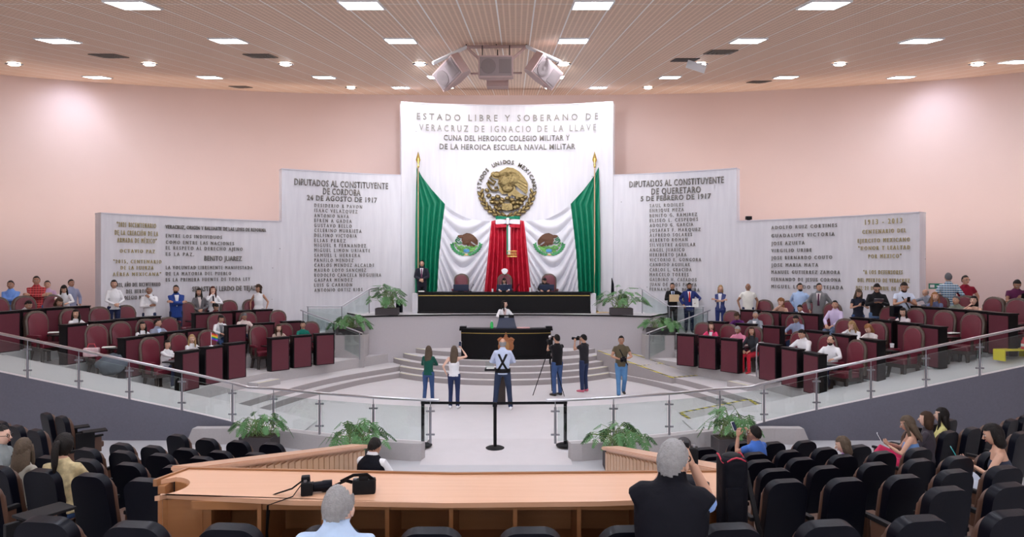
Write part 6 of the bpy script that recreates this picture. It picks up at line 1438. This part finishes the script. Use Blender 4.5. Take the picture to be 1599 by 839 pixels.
def vest(q, m, label, wide=True):  # sleeveless outer layer over the shirt, a garment of its own on the same body
    k = q['k']; e = q['o']; bm = BM(); lean = q['lean']; hz = q['hz']; hip = V((0, -.02, hz)); u = V((0, math.sin(lean), math.cos(lean))); f = V((0, math.cos(lean), -math.sin(lean)))
    pr = [(-.03, .182, .138), (.12, .178, .132), (.30, .200, .146), (.39, .205, .138), (.445, .185, .118), (.50, .125, .095), (.54, .082, .082)]+([(.60, .072, .074)] if wide else [])
    tube(bm, [(hip+u*d)*k for d, a, b in pr], [(a*k, b*k) for d, a, b in pr], 18, ref=f); 
    for sg in ((-1, 1) if wide else ()): tube(bm, [(hip+u*.43+V((sg*.08, 0, 0)))*k, (hip+u*.43+V((sg*.15, 0, 0)))*k, (hip+u*.40+V((sg*.195, 0, 0)))*k], [.095*k, .092*k, .082*k], 12)
    me = bpy.data.meshes.new('vest'); o_ = link_mesh('vest', me, e); me.materials.append(m); fuse_later(o_, bm, .014, None, 3)
M_vest = mat('black_quilt', (.006, .006, .010), .65, spec=.1, bump=.4, bscale=14)
q.update(lean=.16, hz=.44+.09); vest(q, M_vest, 'black vest', False)
p = W(527, 757, 3.62)
q = person('grey-haired man in a pale blue shirt seated at the press table, seen from behind', (p.x, 3.52, aud_z(p.x, 3.52)), face=(.05, 1), top_z=zt(756, 3.66), legs='sit', pose='lap', lean=.16, hp=.25, top=(.50, .64, .86), bottom=NAVY, hair='balding', hc='grey', skin=0, voxel=.011, seat=.44, neckd=.055)
p = W(1037, 688, 4.0)
q = person('grey-haired photographer in a black vest at the press table, seen from behind', (p.x, 3.86, aud_z(p.x, 3.86)), face=(.38, 1), hy=-.3, top_z=zt(688, 4.0), legs='sit', pose='camera', neckd=.045, lean=.22, hp=.02, top=(.22, .38, .75), sleeve='short', bottom=BLACK, hair='short', hc='grey', skin=1, voxel=.011, seat=.56, glasses=True)
q.update(lean=.22, hz=.56+.09); vest(q, M_vest, 'black vest'); 
camera(q['head']+q['face']*.20+V((.03, 0, -.01)), yaw_to(.25, 1), 'black camera with long lens at the eye of the vested photographer', .24, 1.15)
e = empty('backpack', (p.x+.27, 4.62, aud_z(p.x, 4.62)+.46), -.2, 'dark backpack leaning on the press table beside the photographer', 'backpack'); bm = BM(); box(bm, (0, 0, .38), (.20, .22, .74), .07, seg=3); obj('bag_body', bm, M_vest, e, smooth=True, angle=.8); bm = BM(); tube(bm, [(-.05, -.12, .68), (-.06, -.2, .4), (-.05, -.13, .1)], [.02]*3, 8); obj('strap', bm, M_blackm, e)
# ------------------------------------------------------------------ small things
def strap_obj(parent, pts, r=(.009, .003)): bm = BM(); tube(bm, pts, [r]*len(pts), 6); return obj('strap', bm, M_blackm, parent, smooth=True)
p = G(476, 772, ZT); c1 = camera((p.x, p.y+.02, ZT+.048), -PI/2+.25, 'camera with thick lens lying sideways on the press table', .15, 1.05)
strap_obj(c1, [(-.06, -.02, .03), (.02, -.09, .0), (-.02, -.2, -.04), (-.03, -.24, -.06), (-.02, -.26, -.3), (.0, -.25, -.5)]); strap_obj(c1, [(.06, -.03, .03), (.1, -.08, -.03), (.13, -.16, -.044), (.12, -.24, -.07), (.12, -.25, -.32)])
p = G(567, 772, ZT); c2 = camera((p.x, p.y+.02, ZT+.05), .15, 'camera with looped strap on the press table, right of the seated man\'s head', .09, 1.15)
strap_obj(c2, [(-.07, 0, .03), (-.11, -.02, .05), (-.18, -.06, .03), (-.20, .02, -.035), (-.16, .05, -.043), (-.12, .03, -.04)], (.012, .003)); strap_obj(c2, [(.07, 0, .03), (.02, -.03, .085), (-.06, -.05, .09), (-.14, -.04, .05)], (.012, .003))
gm = gooseneck(1.93, 5.25, ZT, 'thin black gooseneck microphone on the press table beside the black bag', .22, -.18)
e = empty('tripod_bag', (2.03, 4.86, aud_z(2.03, 4.86)), .1, 'tall black bag with red trim standing at the end of the press table', 'bag')
zz_ = aud_z(2.03, 4.86); hb = zt(712, 4.86)-zz_
bm = BM(); box(bm, (0, 0, hb/2), (.18, .17, hb), .05, seg=3); box(bm, (-.02, -.09, hb*.6), (.12, .05, hb*.5), .02); obj('bag_body', bm, M_vest, e, smooth=True, angle=.8)
bm = BM(); tube(bm, [(.085*max(-1, min(1, 1.3*math.cos(a))), .078*max(-1, min(1, 1.3*math.sin(a))), hb-.015+.02*math.sin(3*a)) for a in [i*PI/10 for i in range(21)]], [.006]*21, 6); obj('red_trim', bm, mat('red_piping', (.45, .02, .05), .6), e, smooth=True)
bm = BM(); ball(bm, (.0, 0, hb-.01), (.075, .07, .035), 12, 6); obj('top_flap', bm, M_blackm, e, smooth=True); strap_obj(e, [(.09, -.03, hb-.1), (.17, -.08, hb*.6), (.15, -.08, .3)], (.02, .004))
# things on and around the deputies' desks
for q_, py, z, lab, w_, d_, m in ((87, 520, TZ[2]+.717, 'white papers on a third row worktop below the top row armchair', .30, .22, M_paper), (170, 543, TZ[1]+.717, 'white papers on a second row worktop near the grey jacket', .28, .2, M_paper), (1487, 521, TZ[2]+.717, 'white papers on a third row worktop below the woman with ginger hair', .34, .22, M_paper), (1168, 540, TZ[0]+.717, 'white papers on the desk of the woman with red trousers', .3, .2, M_paper)):
    p = G(q_, py, z); e = empty('paper_sheets', p, .4, lab, 'papers'); bm = BM(); box(bm, (0, 0, .012), (w_, d_, .022), .004); obj('sheets', bm, m, e)
p = G(1393, 543, TZ[1]+.717); small_cup(p.x, p.y, TZ[1]+.717, 'white cup on a second row worktop beside the ginger-haired woman', None, .05, .10)
p = radial(13.3, TR[0]+.11, -1); e = empty('desk_flag', (p.x+.05, p.y-.1, TZ[0]+.975), .4, 'small rainbow pride flag on a white stand on a front row desk', 'flag')
bm = BM(); lathe(bm, [(.05, 0), (.05, .015), (.01, .03)], seg=14); obj('base', bm, M_white, e); bm = BM(); cyl(bm, (0, 0, .02), (0, 0, .36), .006, seg=8); obj('stick', bm, M_white, e)
bm = BM()
for i in range(6):
    for j in range(5):
        f_ = lambda a, b: (.006+.15*a, .02*math.sin(a*6), .34-.17*b-.05*a); vs = [bm.verts.new(f_(j/5, i/6)), bm.verts.new(f_((j+1)/5, i/6)), bm.verts.new(f_((j+1)/5, (i+1)/6)), bm.verts.new(f_(j/5, (i+1)/6))]; bm.faces.new(vs).material_index = i
obj('banner', bm, [mat('stripe_%s' % n, c, .7) for n, c in (('red', (.65, .02, .02)), ('orange', (.75, .25, .02)), ('yellow', (.75, .6, .03)), ('green', (.02, .35, .06)), ('blue', (.02, .08, .5)), ('violet', (.2, .03, .35)))], e)
p = W(176, 574, 16.5); e = empty('jacket', (p.x, p.y, TZ[1]), .3, 'grey jacket draped over a second row seat near the ramp', 'jacket')
bm = BM(); r = random.Random(5)
g = ball(bm, (0, 0, .34), (.36, .22, .26), 26, 16)
for v in g: n_ = noise.noise(v.co*7)*.07+noise.noise(v.co*15)*.03; v.co += V((v.co.x, v.co.y, (v.co.z-.34))).normalized()*n_
obj('draped_cloth', bm, mat('grey_denim', (.10, .12, .145), .9, noise_amt=.2, nscale=9, bump=.4, bscale=20), e, smooth=True)
p = W(143, 549, 16.6); e = empty('handbag', (p.x, p.y, p.z-.14), .2, 'white and pink patterned bag on a second row seat', 'bag'); bm = BM(); box(bm, (0, 0, .12), (.34, .16, .22), .05, seg=3); obj('bag_body', bm, mat('pink_print', (.75, .45, .47), .7, noise_amt=.6, nscale=9), e, smooth=True, angle=.8); bm = BM(); tube(bm, [(-.1, 0, .22), (-.06, 0, .32), (.06, 0, .32), (.1, 0, .22)], [.012]*4, 8); obj('handle', bm, mat('red_handle', (.5, .04, .06), .5), e, smooth=True)
p = W(1581, 566, 15.4); zr = ramp_z(p.x); e = empty('wet_floor_stand', (p.x, p.y, zr), .2, 'low yellow folding stand on the ramp by the frame edge', 'stand'); bm = BM(); 
for a in (-.35, .35): box(bm, (a, 0, .12), (.03, .3, .24), .008)
box(bm, (0, 0, .235), (.72, .3, .03), .008); obj('frame', bm, mat('yellow_plastic', (.75, .62, .03), .5), e)
bt2 = empty('bottle', (p.x+.25, p.y, zr+.25), 0, 'red and white bottle on the yellow stand by the frame edge', 'bottle'); bm = BM(); lathe(bm, [(.05, 0), (.05, .18), (.02, .22), (.02, .26)], seg=14); obj('bottle_body', bm, mat('red_plastic', (.6, .03, .05), .4), bt2, smooth=True, angle=.8); bm = BM(); lathe(bm, [(.051, .06), (.052, .12), (.051, .12)], seg=14); obj('label_band', bm, M_white, bt2)
# on the dais beside the plants
p = W(956, 486, 25.5); e = empty('furled_banner', (p.x, 25.4, DZ), 0, 'dark furled banner on a stand behind the wide plant', 'banner'); bm = BM(); tube(bm, [(0, 0, .6), (0, 0, .75), (0, 0, 1.05), (-.03, 0, 1.28)], [.02, .06, .05, .012], 10); obj('cloth', bm, M_vinyl, e, smooth=True); bm = BM(); cyl(bm, (0, 0, 0), (0, 0, .7), .012, seg=8); lathe(bm, [(.12, 0), (.12, .02), (.02, .04)], seg=16); obj('stand', bm, M_greysteel, e)
p = W(624, 483, 25.3); e = empty('stage_monitor_box', (p.x, 25.25, DZ), 0, 'small upright black loudspeaker box against the tall panel', 'loudspeaker box'); bm = BM(); box(bm, (0, 0, .24), (.22, .2, .46), .012); obj('cabinet', bm, M_blackm, e); bm = BM(); box(bm, (0, -.103, .24), (.18, .008, .40)); obj('grille', bm, M_vinyl, e)
p = W(940, 482, 25.0); e = empty('floor_folder', (p.x, 25.05, DZ), .4, 'flat yellowish folder lying on the dais next to the desk end', 'folder'); bm = BM(); box(bm, (0, 0, .02), (.5, .3, .03), .005); obj('sheets', bm, M_manila, e)
flush_fuse()
